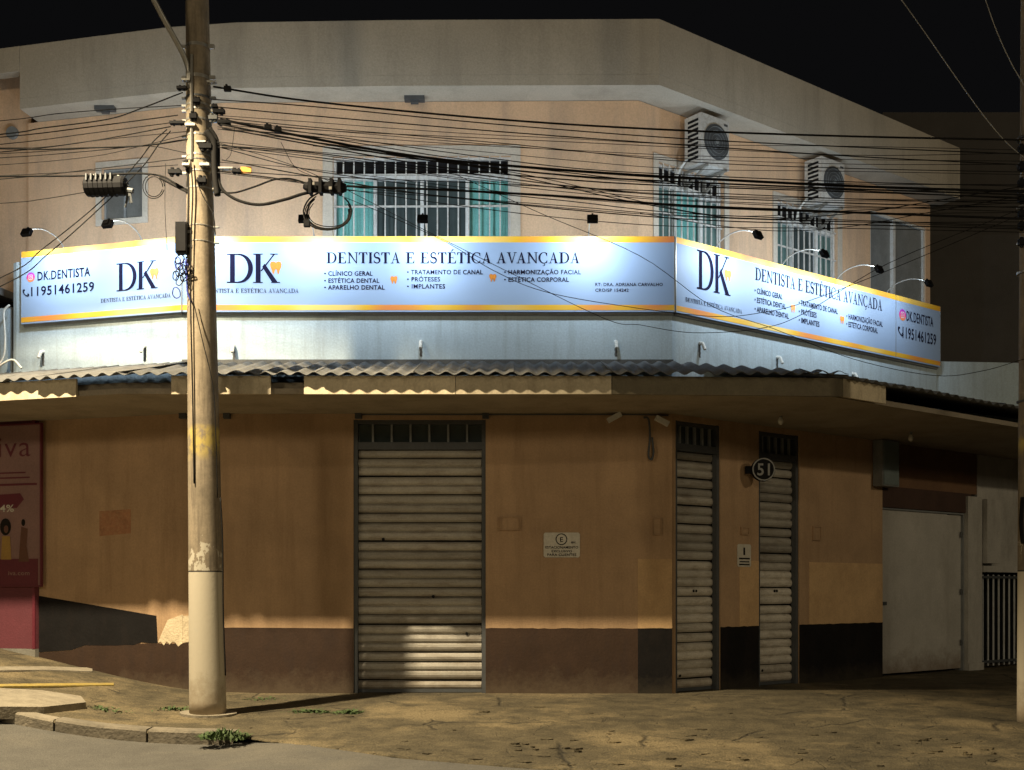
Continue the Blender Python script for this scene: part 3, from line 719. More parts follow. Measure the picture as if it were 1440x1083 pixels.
# --- windows
def bar_window(fr, T, z0, z1, label, nbar, panes, tr=.24, thin=False):
    t0, t1 = T; wd = t1-t0; c = fr.P(t0, 0, z0); h = z1-z0
    mb = MB(); cw = .13 if not thin else .09
    mb.box(-cw, 0, -.02, .0, -cw, h+cw); mb.box(wd, wd+cw, -.02, .0, -cw, h+cw); mb.box(0, wd, -.02, .0, h, h+cw); mb.box(0, wd, -.035, .0, -cw, 0)
    root = part('window', mb, M['casing'], B, (c.x, c.y-14, z0), fr.a, label=label)
    fm = MB(); zt = h-tr
    fm.box(0, .035, .06, .11, 0, h); fm.box(wd-.035, wd, .06, .11, 0, h); fm.box(.035, wd-.035, .06, .11, h-.03, h); fm.box(.035, wd-.035, .05, .12, zt-.05, zt)
    for x in panes[1:-1]: fm.box(x[0]*wd-.022, x[0]*wd+.022, .055, .115, 0, zt-.05)
    part('frame', fm, M['white_metal'], root)
    for (x, mk), (x2, _) in zip(panes, panes[1:]):
        part('pane', MB().box(x*wd+.01, x2*wd-.01, .112, .116, 0, zt-.02), M['glass_clear' if mk == 'glass_teal' else mk], root)
        if mk == 'glass_teal':
            cm = MB(); n_ = int((x2-x)*wd/.012); cv = []
            for i in range(n_+1):
                xx = x*wd+.012+(x2-x-.024/wd)*wd*i/n_; yy = .140+.013*math.sin(xx*62+1.5*math.sin(xx*9))
                cv += [(xx, yy, 0), (xx, yy, zt-.03)]
            cm.add(cv, [(2*i, 2*i+2, 2*i+3, 2*i+1) for i in range(n_)]); part('curtain', cm, M['curtain'], root, smooth=True)
    part('pane', MB().box(.01, wd-.01, .118, .124, zt+.005, h-.01), M['black'], root)
    br = MB().box(-.008, .008, .0, .016, .0, h).mesh('bar', M['bar_paint'])
    for k in range(1, nbar): obj('bar', br, root, (wd*k/nbar, .012, 0))
    for q, hh in ((-.42, .025), (0, .02), (.12-zt, .02)): part('grille_rail', MB().box(0, wd, .030, .042, zt+q, zt+q+hh), M['bar_paint'], root)
    part('dark_backing', MB().box(-.005, wd+.005, .17, .19, -.05, h+.05), M['black'], root)  # black sheet standing in for the dark room behind the panes
    return root
bar_window(UF, W1, WZ0, WZ1, 'wide barred window with teal curtains at both sides', 17, [(0, 'glass_teal'), (.235, 'glass_dark'), (.50, 'glass_dark'), (.755, 'glass_teal'), (1, '')])
bar_window(UR, W2, WZ0, WZ1, 'barred teal window under the larger near air conditioner', 11, [(0, 'glass_green'), (.3, 'glass_teal'), (.7, 'glass_green'), (1, '')], thin=True)
bar_window(UR, W3, WZ0, WZ1, 'barred teal window under the far air conditioner', 11, [(0, 'glass_green'), (.3, 'glass_dark'), (.7, 'glass_green'), (1, '')], thin=True)
wd = SW[1]-SW[0]; h = sz[1]-sz[0]; c = UL.P(SW[0], 0, sz[0])
mb = MB(); cw = .08; mb.box(-cw, 0, -.02, 0, -cw, h+cw).box(wd, wd+cw, -.02, 0, -cw, h+cw).box(0, wd, -.02, 0, h, h+cw).box(0, wd, -.02, 0, -cw, 0)
r_ = part('window', mb, M['casing'], B, (c.x, c.y-14, sz[0]), UL.a, label='small square window with grey panes behind the cable closure')
part('frame', MB().box(0, .03, .06, .1, 0, h).box(wd-.03, wd, .06, .1, 0, h).box(.03, wd-.03, .06, .1, 0, .03).box(.03, wd-.03, .06, .1, h-.03, h).box(wd*.5-.015, wd*.5+.015, .06, .1, .03, h-.03), M['grey_metal'], r_)
for s_ in (0, 1): part('pane', MB().box(.03+s_*(wd*.5-.015), wd*.5-.015+s_*(wd*.5-.015), .08, .085, .03, h-.03), M['glass_grey'], r_)
# balcony door on the far right
t0, t1 = D4; wd = t1-t0; c = UR.P(t0, 0, 4.4)
rt = part('balcony_door', MB().box(0, .04, .02, .1, 0, 2.85).box(wd-.04, wd, .02, .1, 0, 2.85).box(.04, wd-.04, .02, .1, 2.81, 2.85), M['white_metal'], B, (c.x, c.y-14, 4.4), UR.a, label='grey double balcony door at the far end of the upper wall')
part('leaf', MB().box(.04, wd*.42-.03, .06, .09, 0, 2.8), M['grey_metal'], rt); part('leaf', MB().box(wd*.42+.03, wd-.04, .06, .09, 0, 2.8), M['grey_metal'], rt)
part('mullion', MB().box(wd*.42-.03, wd*.42+.03, .0, .1, 0, 2.8), M['white_metal'], rt)
# --- roof edge
RF = [(-6.54, 15.12), (-5.47, 14.86), (-4.4, 14.61), (-3.5, 14.49), (-1.5, 14.43), (1.863, 14.40)]
Frf = Frame(1.863, 14.40, 37.6); te = Frf.t(1350); pe = Frf.P(te)
back = [(pe.x-4.5, pe.y+6.0), (-5.0, 25)]
poly = RF+[(pe.x, pe.y)]+back
bpart('roof_slab', MB().prism(poly, SOF+.005, 7.80), M['fascia'])
ft = 8.50
mb = MB(); out = RF+[(pe.x, pe.y)]
inn = [(x+.0, y+.16) for x, y in RF[:-1]]+[(RF[-1][0]-.06, RF[-1][1]+.16), (pe.x-.12, pe.y+.12)]
for (a, b, c_, d) in zip(out, out[1:], inn[1:], inn): mb.prism([a, b, c_, d], 7.802, ft)
mb.prism([(pe.x, pe.y), (pe.x-4.5, pe.y+6), (pe.x-4.65, pe.y+5.9), (pe.x-.14, pe.y+.12)], 7.802, ft)
mb.prism([(-9.3, 15.78), (RF[0][0]-.005, RF[0][1]), (RF[0][0]-.005, RF[0][1]+.16), (-9.3, 15.94)], 8.17, ft)
bpart('roof_fascia', mb, M['fascia'])
# drain spouts on the parapet
def spout(fr, px, py, k):
    t, z = fr.tz(px, py); c = fr.P(t, 0, z)
    mb = MB(); mb.tube([(0, .02, .0), (0, -.05, -.02), (0, -.09, -.10), (0, -.092, -.105)], [.024, .023, .021, .014], 8)
    part('drain_spout', mb, M['white_plastic'], B, (c.x, c.y-14, z), fr.a)
    mb = MB(); n = 7; pts = [(.02*math.sin(i)+.012, -.02-i*.030) for i in range(n)]
    pts = [(-.012-.006*(i % 2), -.02-i*.028) for i in range(n)]+[(.012+.006*((i+1) % 2), -.02-(n-1-i)*.028) for i in range(n)]
    part('stain', MB().plate(pts, -.0025, .0005), M['fibre'], B, (c.x, c.y-14, z), fr.a)
for fr, px, py in ((FL, 61, 494), (FL, 204, 486), (FF, 329, 486), (FF, 592, 480), (FF, 866, 480), (FR, 984, 482), (FR, 1093, 502), (FR, 1199, 525)): spout(fr, px, py, 0)

# ============================================================= neighbours
NL = thing('pink_shop', 'crimson pink shop front at the left edge with a grey cement foot', 'building', tuple(FL.P(-6, 0, 0)), FL.a)
tq = lambda t: t+6
part('wall', MB().box(tq(-9), tq(TL)-.005, -.05, .2, .52, CAN), M['pink'], NL)
part('plinth', MB().box(tq(-9), tq(TL)-.005, -.07, .2, -.3, .518), M['plinth'], NL)
part('edge_strip', MB().box(tq(TL)-.045, tq(TL)-.006, -.075, -.051, .52, CAN), M['poster_dark'], NL)
UN = Frame(*off(UL, -.06, UL.t(40)), -12); c = UN.P(0, 0, 3.6)
NB = thing('left_upper_block', 'peach upper storey with pale coping at the far left edge', 'building', tuple(c), UN.a)
part('wall', MB().box(-6, 0, 0, .3, 0, 4.85), M['upper'], NB)
part('vent_cover', MB().tube([(UN.t(19), .0, UN.z(UN.t(19), 188)-3.6), (UN.t(19), -.05, UN.z(UN.t(19), 188)-3.6)], .085, 14), M['grey_metal'], NB)
part('ledge', MB().box(-6, UN.t(24), -.9, 0, UN.z(-.3, 424)-3.6, UN.z(-.3, 414)-3.6), M['grey_metal'], NB)
part('shade_panel', MB().box(-6, UN.t(22), -.05, -.002, .2, UN.z(-.3, 426)-3.6), M['black'], NB)  # black sheet standing in for the dark area below the ledge
c = FL.P(TLP-.05, 0, 4.0)
o = thing('metal_cabinet', 'narrow pale blue metal cabinet left of the white parapet', 'cabinet', tuple(FL.P(TLP-.9, -.1, 4.0)), FL.a)
part('door', MB().box(0, .78, 0, .05, .0, .95), M['white_wall'], o); part('rim', MB().box(-.02, .80, .0501, .1, -.02, .97), M['grey_metal'], o)
pts = [FL.P(TLP+.02, .03, 4.95), FL.P(TLP-.05, .05, 4.85), FL.P(TLP-.03, .05, 4.5), FL.P(TLP-.06, .06, 4.25), FL.P(TLP-.2, .15, 4.02), FL.P(TLP+.05, .2, 4.15), FL.P(TLP+.2, .18, 4.2), FL.P(TLP+.36, .22, 4.08)]
obj('white_hose', MB().tube(smooth_path(pts), .014, 6).mesh('white_hose', M['white_plastic'], True), label='white plastic hose curling down the left end of the parapet', cat='hose')

# right neighbour: white gate, pillars, railing, upper white wall, dark block
def fr_thing(name, label, cat, fr, t, o=0, z=0, group=None): return thing(name, label, cat, tuple(fr.P(t, o, z)), fr.a, group)
G0, G1 = GT0, FR.t(1358)
gz = FR.z(G0, 716)
g = fr_thing('metal_gate', 'plain white metal gate between the black dado and the pillar', 'gate', FR, G0)
wd = G1-G0; k = FR.t(1337)-G0
part('gate_leaf', MB().box(.02, k, .06, .10, .04, gz), M['gate'], g)
part('gate_leaf', MB().box(k+.01, wd-.02, .075, .11, .04, gz), M['gate'], g)
part('gate_frame', MB().box(0, .02, .03, .12, 0, gz+.03).box(wd-.02, wd, .03, .12, 0, gz+.03).box(.02, wd-.02, .03, .12, gz+.003, gz+.03), M['grey_metal'], g)
for zz in (.4, 1.2, 2.1): part('hinge', MB().tube([(wd-.05, .05, zz), (wd-.05, .05, zz+.09)], .014, 6), M['dark_metal'], g)
part('latch', MB().box(.06, .16, .035, .06, 1.05, 1.10), M['dark_metal'], g)
g = fr_thing('gate_lintel', 'orange brown wall with a dark beam above the white gate', 'wall', FR, G0)
part('beam', MB().box(.0, wd+.15, .0, .2, gz+.035, gz+.34), M['brown_beam'], g)
part('wall', MB().box(.0, wd+.35, .02, .2, gz+.342, CAN+.02), M['orange'], g)
g = fr_thing('meter_cabinet', 'blue grey box hung under the canopy above the white gate', 'box', FR, FR.t(1226), .02, FR.z(FR.t(1226), 684))
part('cabinet', MB().box(0, .40, -.16, -.0, 0, .66), M['grey_metal'], g); part('cabinet_door', MB().box(.02, .38, -.175, -.161, .02, .64), mat('blue grey cabinet', (.16, .20, .20), .6), g)
g = fr_thing('gate_pillar', 'off white pillar right of the gate with its stepped cap', 'pillar', FR, G1+.005)
part('shaft', MB().box(0, .40, -.04, .22, 0, 2.75), M['off_white'], g)
part('base', MB().box(-.0, .42, -.06, -.041, 0, .12), M['off_white'], g)
g = fr_thing('white_wall', 'off white house wall at the right edge behind the meter niche', 'wall', FR, G1+.415, -.05)
part('wall', MB().box(0, 6, .0, .2, 1.62, CAN), M['off_white'], g)
part('sill', MB().box(-.0, 6, -.12, -.001, 1.56, 1.66), M['off_white'], g)
part('niche_box', MB().box(.02, .42, -.16, -.002, 1.70, 2.72), M['off_white'], g)
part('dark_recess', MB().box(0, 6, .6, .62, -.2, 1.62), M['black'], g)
g = fr_thing('iron_railing', 'dark railing of thin vertical bars under the white sill at right edge', 'railing', FR, G1+.42, .02)
part('rail', MB().box(0, 5.5, 0, .03, 1.46, 1.50).box(0, 5.5, 0, .03, .10, .14), M['dark_metal'], g)
bm = MB().box(-.01, .01, .03, .05, .05, 1.52).mesh('bar', M['white_metal'])
for k in range(20): obj('bar', bm, g, (.1+k*.16, 0, 0))
# low white wall past the sign
tr = FR.P(TRP, -.02); Y = tr.y
mb = MB(); mb.prism([(tr.x+.003, Y+.05), (tr.x+6, Y+.6), (tr.x+6, Y+.9), (tr.x-.1, Y+.3)], 3.5, CZ+(HY-509)/F*(Y+.1))
obj('side_parapet', mb.mesh('side_parapet', M['white_wall']), label='plain white parapet wall continuing right of the signs', cat='wall')
mb = MB(); mb.box(8.8, 24, 27, 40, -.5, CZ+(HY-158)/F*27)
mb2 = MB().box(8.2, 12.6, 24, 26.5, -.5, CZ+(HY-330)/F*24)
t_ = thing('far_building', 'tall dark unlit building behind the right end of the roof', 'building', (10, 27, 0))
part('wall', mb, M['far_wall'], t_, (-10, -27, 0)); part('annex', mb2, M['far_wall'], t_, (-10, -27, 0))

# ============================================================= signs
def sign(name, label, fr, px0, px1, zb, zt, o=.06):
    t0, t1 = fr.t(px0, o), fr.t(px1, o); c = fr.P(t0, o, zb)
    s = thing(name, label, 'sign', tuple(c), fr.a); wd = t1-t0; h = zt-zb
    part('panel', MB().box(0, wd, 0, .03, 0, h), M['vinyl'], s)
    part('backing_frame', MB().box(.01, wd-.01, .031, .057, -.03, h-.01), M['grey_metal'], s)
    part('gold_band', MB().box(.0, wd, -.002, -.0005, h-.075, h), M['band'], s); part('gold_band', MB().box(.0, wd, -.002, -.0005, .02, .085), M['band'], s)
    part('trim', MB().box(-.012, 0, -.004, .03, 0, h).box(wd, wd+.012, -.004, .03, 0, h), M['galv'], s)
    s['w'] = wd
    def loc(px, py=None):
        t = fr.t(px, o); return (t-t0) if py is None else (t-t0, fr.z(t, py, o)-zb)
    return s, loc
ZB, ZTP = 4.68, 5.605
def tooth(s, cx, cz, r):
    P_ = [(-.9, .55), (-.75, .9), (-.4, 1), (0, .82), (.4, 1), (.75, .9), (.9, .55), (.85, .1), (.62, -.35), (.5, -.95), (.28, -.95), (.15, -.35), (0, -.2), (-.15, -.35), (-.28, -.95), (-.5, -.95), (-.62, -.35), (-.85, .1)]
    part('tooth_icon', MB().flat([(cx+x*r, cz+z*r) for x, z in P_][::-1], -.0045), M['orange_print'], s)
def txt(s, string, x0, x1, z0, h, serif_=False, m='ink', bold=.018):
    me = polys_mesh(serif_text(string), x0, x1, z0, z0+h, M[m], 'lettering') if serif_ else sans_mesh(string, x0, x1, z0, z0+h, M[m], 'lettering', bold=bold)
    obj('lettering', me, s)
def badge(s, cx, cz, r):
    part('social_badge', MB().flat([(cx+r*math.cos(a*.26), cz+r*math.sin(a*.26)) for a in range(24)], -.004), M['badge'], s)
    mb = MB(); q = r*.52
    rr = lambda q, c: [(cx+sx*(q-c)+c*math.cos(a), cz+sz*(q-c)+c*math.sin(a)) for sx, sz, b in ((1, 1, 0), (-1, 1, 90), (-1, -1, 180), (1, -1, 270)) for a in (R(b), R(b+30), R(b+60), R(b+90))]
    A, C_ = rr(q, q*.4), rr(q*.78, q*.3); n = len(A)
    for i in range(n): mb.add([(A[i][0], -.005, A[i][1]), (A[(i+1)%n][0], -.005, A[(i+1)%n][1]), (C_[(i+1)%n][0], -.005, C_[(i+1)%n][1]), (C_[i][0], -.005, C_[i][1])], [(0, 1, 2, 3)])
    for i in range(14):
        a, b = 6.2832*i/14, 6.2832*(i+1)/14
        mb.add([(cx+q*.5*math.cos(a), -.005, cz+q*.5*math.sin(a)), (cx+q*.5*math.cos(b), -.005, cz+q*.5*math.sin(b)), (cx+q*.3*math.cos(b), -.005, cz+q*.3*math.sin(b)), (cx+q*.3*math.cos(a), -.005, cz+q*.3*math.sin(a))], [(0, 1, 2, 3)])
    part('camera_icon', mb, M['white_plastic'], s)
def phone_icon(s, cx, cz, r):
    pts = [(-.75, .8), (-.85, .3), (-.6, -.2), (-.1, -.65), (.4, -.85), (.8, -.7)]; ws = [.42, .40, .26, .26, .40, .42]
    pts = [(cx+x*r, cz+z*r) for x, z in pts]; mb = MB()
    for i, p in enumerate(ribbon(pts, [w_*r for w_ in ws])): mb.flat(p, -.004-.0001*i)
    mb2 = MB()
    for p in ribbon([(cx-.80*r, cz+.9*r), (cx-.35*r, cz+.55*r)], [.4*r, .32*r])+ribbon([(cx+.9*r, cz-.75*r), (cx+.5*r, cz-.25*r)], [.4*r, .32*r]): mb.flat(p, -.0047)
    part('phone_icon', mb, M['ink'], s)
def logo(s, x0, x1, z0, z1):
    """large DK monogram"""
    global TK, TN, SF
    TK, TN, SF = .15, .04, .03; txt_ = serif_text('DK', -.06); TK, TN, SF = .18, .075, .055; mm = polys_mesh(txt_, x0, x1, z0, z1, M['ink'], 'monogram'); obj('monogram', mm, s)
    w_ = x1-x0; tooth(s, x1-w_*.08, z0+(z1-z0)*.52, w_*.12)

fs_, FLc = sign('shop_sign', 'long front blue and gold dental sign with the three columns of services', FF, 256.5, 948, ZB, ZTP)
def front_text(s, L, dk, tag, head, cols, teeth, z):
    pass
def put(s, L, string, px0, px1, base, cap, **k):
    x0 = L(px0); x1 = L(px1); zb = L(px0, base)[1]; zc_ = L(px0, cap)[1]; txt(s, string, x0, x1, zb, zc_-zb, **k)
logo(fs_, FLc(319), FLc(394), FLc(319, 398)[1], FLc(319, 357)[1])
put(fs_, FLc, 'DENTISTA E ESTÉTICA AVANÇADA', 291, 420, 412, 406, serif_=True)
put(fs_, FLc, 'DENTISTA E ESTÉTICA AVANÇADA', 459, 815, 370.5, 355, serif_=True)
for st, a, b, y in (('• CLÍNICO GERAL', 456, 524, 388), ('• ESTÉTICA DENTAL', 456, 533.5, 398), ('• APARELHO DENTAL', 456, 541, 407.5),
                    ('• TRATAMENTO DE CANAL', 572.5, 679, 386), ('• PRÓTESES', 572.5, 619, 396), ('• IMPLANTES', 572.5, 626, 406),
                    ('• HARMONIZAÇÃO FACIAL', 709, 817, 386), ('• ESTÉTICA CORPORAL', 709, 800, 396.5)):
    put(fs_, FLc, st, a, b, y, y-6.3, bold=.03)
put(fs_, FLc, 'RT: DRA. ADRIANA CARVALHO', 837, 932, 402.5, 398); put(fs_, FLc, 'CRO/SP 154242', 837, 884, 410.5, 406)
for px, py in ((554, 394), (693, 391)): x, z = FLc(px, py); tooth(fs_, x, z, .048)

ls_, LLc = sign('shop_sign', 'short blue and gold sign turned left with the phone number and DK monogram', FL, 30, 255, ZB, ZTP)
x, z = LLc(43.5, 390); badge(ls_, x, z, .062)
put(ls_, LLc, 'DK.DENTISTA', 53, 127, 395, 382.5, bold=.025); put(ls_, LLc, '11951461259', 44, 132.5, 417, 404, bold=.03)
x, z = LLc(37, 412); phone_icon(ls_, x, z, .05)
logo(ls_, LLc(164), LLc(222), LLc(164, 410)[1], LLc(164, 371)[1])
put(ls_, LLc, 'DENTISTA E ESTÉTICA AVANÇADA', 142, 240, 426, 420.5, serif_=True)

rs_, RLc = sign('shop_sign', 'long blue and gold dental sign receding right with the phone number at its end', FR, 951, 1322, ZB, ZTP)
logo(rs_, RLc(980), RLc(1027), RLc(981, 406)[1], RLc(981, 351)[1])
put(rs_, RLc, 'DENTISTA E ESTÉTICA AVANÇADA', 964, 1043, 424, 418, serif_=True)
put(rs_, RLc, 'DENTISTA E ESTÉTICA AVANÇADA', 1062, 1240, 393.5, 376, serif_=True)
for st, a, b, y in (('• CLÍNICO GERAL', 1061, 1100, 412), ('• ESTÉTICA DENTAL', 1061, 1105, 425), ('• APARELHO DENTAL', 1061, 1109, 438),
                    ('• TRATAMENTO DE CANAL', 1123, 1178, 429), ('• PRÓTESES', 1123, 1148, 441.5), ('• IMPLANTES', 1123, 1152, 453.5),
                    ('• HARMONIZAÇÃO FACIAL', 1190, 1241, 448), ('• ESTÉTICA CORPORAL', 1190, 1234, 459)):
    put(rs_, RLc, st, a, b, y, y-7.5, bold=.03)
for px, py in ((1115, 434), (1184, 450)): x, z = RLc(px, py); tooth(rs_, x, z, .055)
part('panel_joint', MB().box(RLc(1259.5), RLc(1260), -.003, -.001, .0, ZTP-ZB), M['galv'], rs_)
x, z = RLc(1269, 443); badge(rs_, x, z, .085)
put(rs_, RLc, 'DK.DENTISTA', 1274.5, 1312, 451, 437, bold=.03); put(rs_, RLc, '11951461259', 1269, 1316, 475, 459.5, bold=.03)
x, z = RLc(1266.5, 466); phone_icon(rs_, x, z, .07)

# parking sign, number sign, small plates
def plate_sign(name, label, fr, px0, px1, py0, py1, m='paper'):
    t0, zt = fr.tz(px0, py0, .01); t1 = fr.t(px1, .01); zb = fr.z(t0, py1, .01); c = fr.P(t0, .012, zb)
    s = thing(name, label, 'sign', tuple(c), fr.a); wd, h = t1-t0, zt-zb
    r_ = .018; q = [(r_, 0), (wd-r_, 0), (wd, r_), (wd, h-r_), (wd-r_, h), (r_, h), (0, h-r_), (0, r_)]
    part('plate', MB().plate(q, 0, .008), M[m], s); return s, wd, h
s, wd, h = plate_sign('parking_sign', 'small cream parking plate with a circled E on the peach wall', FF, 764.5, 815.5, 749, 784)
cx, cz, r_ = wd*.49, h*.73, h*.235; mb = MB()
for i in range(24):
    a, b = 6.2832*i/24, 6.2832*(i+1)/24
    mb.add([(cx+rr*math.cos(q), -.003, cz+rr*math.sin(q)) for rr, q in ((r_, a), (r_, b), (r_*.84, b), (r_*.84, a))], [(0, 1, 2, 3)])
part('ring', mb, M['inkblack'], s)
for st, a, b, z0, hh in (('E', .455, .53, .62, .2), ('8H', .76, .87, .56, .09), ('ESTACIONAMENTO', .05, .95, .355, .10), ('EXCLUSIVO', .22, .78, .205, .09), ('PARA CLIENTES', .10, .90, .06, .10)):
    obj('lettering', sans_mesh(st, wd*a, wd*b, h*z0, h*(z0+hh), M['inkblack'], 'lettering', y=-.003, bold=.03), s)
s, wd, h = plate_sign('notice_plate', 'narrow white notice plate between the two narrow shutters', FR, 1037, 1056, 765, 797)
part('figure_mark', MB().box(wd*.42, wd*.55, -.003, -.001, h*.52, h*.85), M['inkblack'], s)
obj('lettering', sans_mesh('SORRIA', wd*.1, wd*.9, h*.30, h*.40, M['inkblack'], 'lettering', y=-.003, bold=.03), s) if False else None
part('text_line', MB().box(wd*.1, wd*.9, -.003, -.001, h*.33, h*.40).box(wd*.15, wd*.85, -.003, -.001, h*.20, h*.25).box(wd*.12, wd*.88, -.003, -.001, h*.07, h*.13), M['inkblack'], s)
# round number sign on its bracket
tn = FR.t(1048); c = FR.P(tn, 0, FR.z(tn, 662))
ns = thing('number_sign', 'round black sign with silver number 51 on a bracket', 'sign', tuple(c), 0)
part('bracket', MB().box(-.02, .30, -.10, -.07, -.05, .05), M['black'], ns)
def disc(mb, cx, cz, r, y0, y1, n=32): mb.tube([(cx, y1, cz), (cx, y0, cz)], r, n)
Y = c.y-.13; dcx = (1073-CXP)/F*Y-c.x; r1 = 16.5/F*Y
mb = MB(); disc(mb, dcx, 0, r1, -.17, -.09); part('disc', mb, M['black'], ns)
mb = MB()
for i in range(36):
    a, b = 6.2832*i/36, 6.2832*(i+1)/36
    mb.add([(dcx+rr*math.cos(q), -.173, rr*math.sin(q)) for rr, q in ((r1*.97, a), (r1*.97, b), (r1*.86, b), (r1*.86, a))], [(0, 1, 2, 3)])
part('ring', mb, M['silver'], ns)
obj('lettering', sans_mesh('51', dcx-r1*.55, dcx+r1*.52, -r1*.52, r1*.5, M['silver'], 'lettering', y=-.173, bold=.05), ns)
# small cover plates on the walls
def cover(label, fr, px0, px1, py0, py1, m='peach'):
    t0, zt = fr.tz(px0, py0); t1 = fr.t(px1); zb = fr.z(t0, py1); c = fr.P(t0, 0, zb); wd, h = t1-t0, zt-zb
    s = thing('cover_box', label, 'cover', tuple(c), fr.a)
    part('rim', MB().box(0, wd, -.025, 0, 0, .012).box(0, wd, -.025, 0, h-.012, h).box(0, .012, -.025, 0, .012, h-.012).box(wd-.012, wd, -.025, 0, .012, h-.012), M[m], s)
    part('lid', MB().box(.014, wd-.014, -.014, 0, .014, h-.014), M[m], s)
cover('flat peach cover box left of the parking plate', FF, 703, 732, 727, 746)
cover('narrow upright peach cover box left of the corner shutter', FF, 917, 930, 728, 753)
cover('small cover box above the notice plate', FR, 1041, 1052, 741, 752)
cover('small upright cover box right of the narrow shutters', FR, 1142, 1153, 740, 760)

# poster on the pink wall
t1, zt = FL.tz(57, 597, .08); t0 = t1-1.25; zb = FL.z(t1, 823, .08); c = FL.P(t0, .085, zb); wd, h = t1-t0, zt-zb
po = thing('wall_poster', 'tall faded pink poster with large letters and small figures at left edge', 'poster', tuple(c), FL.a)
part('sheet', MB().box(0, wd, 0, .02, 0, h), M['poster'], po)
part('frame', MB().box(-.02, wd+.02, -.012, .03, h, h+.02).box(wd, wd+.02, -.012, .03, 0, h).box(-.02, wd+.02, -.012, .03, -.02, 0), M['poster_dark'], po)
pl = lambda px, py: (FL.t(px, .085)-t0, FL.z(FL.t(px, .085), py, .085)-zb)
x0, z0 = pl(-2, 643); x1, z1 = pl(43, 616)
obj('lettering', sans_mesh('iva', x0, x1, z0, z1+.03, M['poster_dark'], 'lettering', bold=-.006), po)
part('print_block', MB().box(0, wd-.03, -.003, -.001, 0, pl(20, 786)[1]), M['poster_dark'], po)
part('rule_line', MB().box(0, wd-.05, -.003, -.001, pl(20, 683)[1], pl(20, 680)[1]), M['poster_dark'], po)
for k, (yy, a, b) in enumerate(((664, 0, 36), (671, 0, 42))): part('text_line', MB().box(pl(a, 0)[0], pl(b, 0)[0], -.003, -.001, pl(20, yy+2)[1], pl(20, yy)[1]), M['poster_dark'], po)
a = pl(10, 705); part('brush_mark', MB().flat([(a[0]-.3, a[1]-.07), (a[0]+.15, a[1]-.09), (a[0]+.26, a[1]+.02), (a[0]+.2, a[1]+.1), (a[0]-.3, a[1]+.08)], -.0025), M['poster_dark'], po)
obj('lettering', sans_mesh('4%', pl(0, 0)[0], pl(20, 0)[0], pl(10, 720)[1], pl(10, 710)[1], M['paper'], 'lettering', y=-.005), po)
obj('lettering', sans_mesh('iva.com', pl(12, 0)[0], pl(42, 0)[0], pl(10, 809)[1], pl(10, 803)[1], M['poster'], 'lettering', y=-.005), po)
def blob(cx, cz, rx, rz, m, y=-.004, nm='printed_figure'): part(nm, MB().flat([(cx+rx*math.cos(i*.3927), cz+rz*math.sin(i*.3927)) for i in range(16)], y), M[m], po)
a = pl(8, 741); blob(a[0], a[1], .085, .11, 'inkblack'); blob(a[0]+.01, a[1]-.03, .035, .05, 'skin_print', -.005)
part('printed_dress', MB().flat([(a[0]-.07, a[1]-.42), (a[0]+.09, a[1]-.42), (a[0]+.07, a[1]-.12), (a[0]-.05, a[1]-.12)], -.0045), M['yellow_print'], po)
a = pl(33, 735); blob(a[0], a[1], .03, .045, 'inkblack')
part('printed_dress', MB().flat([(a[0]-.07, a[1]-.5), (a[0]+.09, a[1]-.5), (a[0]+.05, a[1]-.3), (a[0]+.07, a[1]-.08), (a[0]-.03, a[1]-.05), (a[0]-.05, a[1]-.25)], -.0045), M['skin_print'], po)

# ============================================================= sign lamps on gooseneck arms
lampcount = [0]
def make_lamp():
    r_ = thing('sign_lamp', '', 'lamp', group='gooseneck lamps over the signs')
    part('arm', MB().tube(smooth_path([(0, .05, -.12), (0, .03, .02), (0, -.12, .11), (0, -.35, .13), (0, -.55, .075), (0, -.62, .03)]), .009, 6), M['galv'], r_, smooth=True)
    Mx = Matrix.Translation((0, -.645, .0)) @ Matrix.Rotation(R(-28), 4, 'X')
    hd = part('lamp_head', MB().box(-.062, .062, -.028, .022, -.045, .045, Mx).box(-.03, .03, -.045, -.028, -.03, .03, Mx).box(-.01, .01, -.02, .03, .045, .075, Mx), M['black'], r_)
    part('lens', MB().box(-.052, .052, .0225, .025, -.037, .037, Mx), M['led'], hd)
    return r_
proto = make_lamp(); first = [True]
def place_lamp(fr, px, label, energy=76, o=.06):
    t = fr.t(px, o); c = fr.P(t, o, ZTP)
    if first[0]: proto.location = c; proto.rotation_euler = (0, 0, fr.a); proto['label'] = label; r_ = proto; first[0] = False
    else: r_ = dup(proto, c, fr.a, label)
    loc = fr.P(t, o+.60, ZTP-.01); tg = fr.P(t, o, ZTP-.02)
    lamp('sign_lamp_light', 'SPOT', loc, energy, (.74, .88, 1), .05, tg, R(178), .45)
place_lamp(FL, 87, 'gooseneck lamp leftmost of all, over the phone number')
place_lamp(FL, 197, 'gooseneck lamp over the left DK monogram, left of the pole')
place_lamp(FF, 302, 'gooseneck lamp just right of the pole')
place_lamp(FF, 441, 'gooseneck lamp below the cable splice, left edge of the wide window')
place_lamp(FF, 600, 'gooseneck lamp in front of the wide barred window')
place_lamp(FF, 828, 'gooseneck lamp over the word AVANÇADA right of the wide window')
place_lamp(FR, 1010, 'gooseneck lamp over the DK monogram on the right sign')
place_lamp(FR, 1103, 'second gooseneck lamp from the corner on the right sign')
place_lamp(FR, 1180, 'third gooseneck lamp from the corner on the right sign')
place_lamp(FR, 1250, 'gooseneck lamp farthest right on the receding sign', 20)

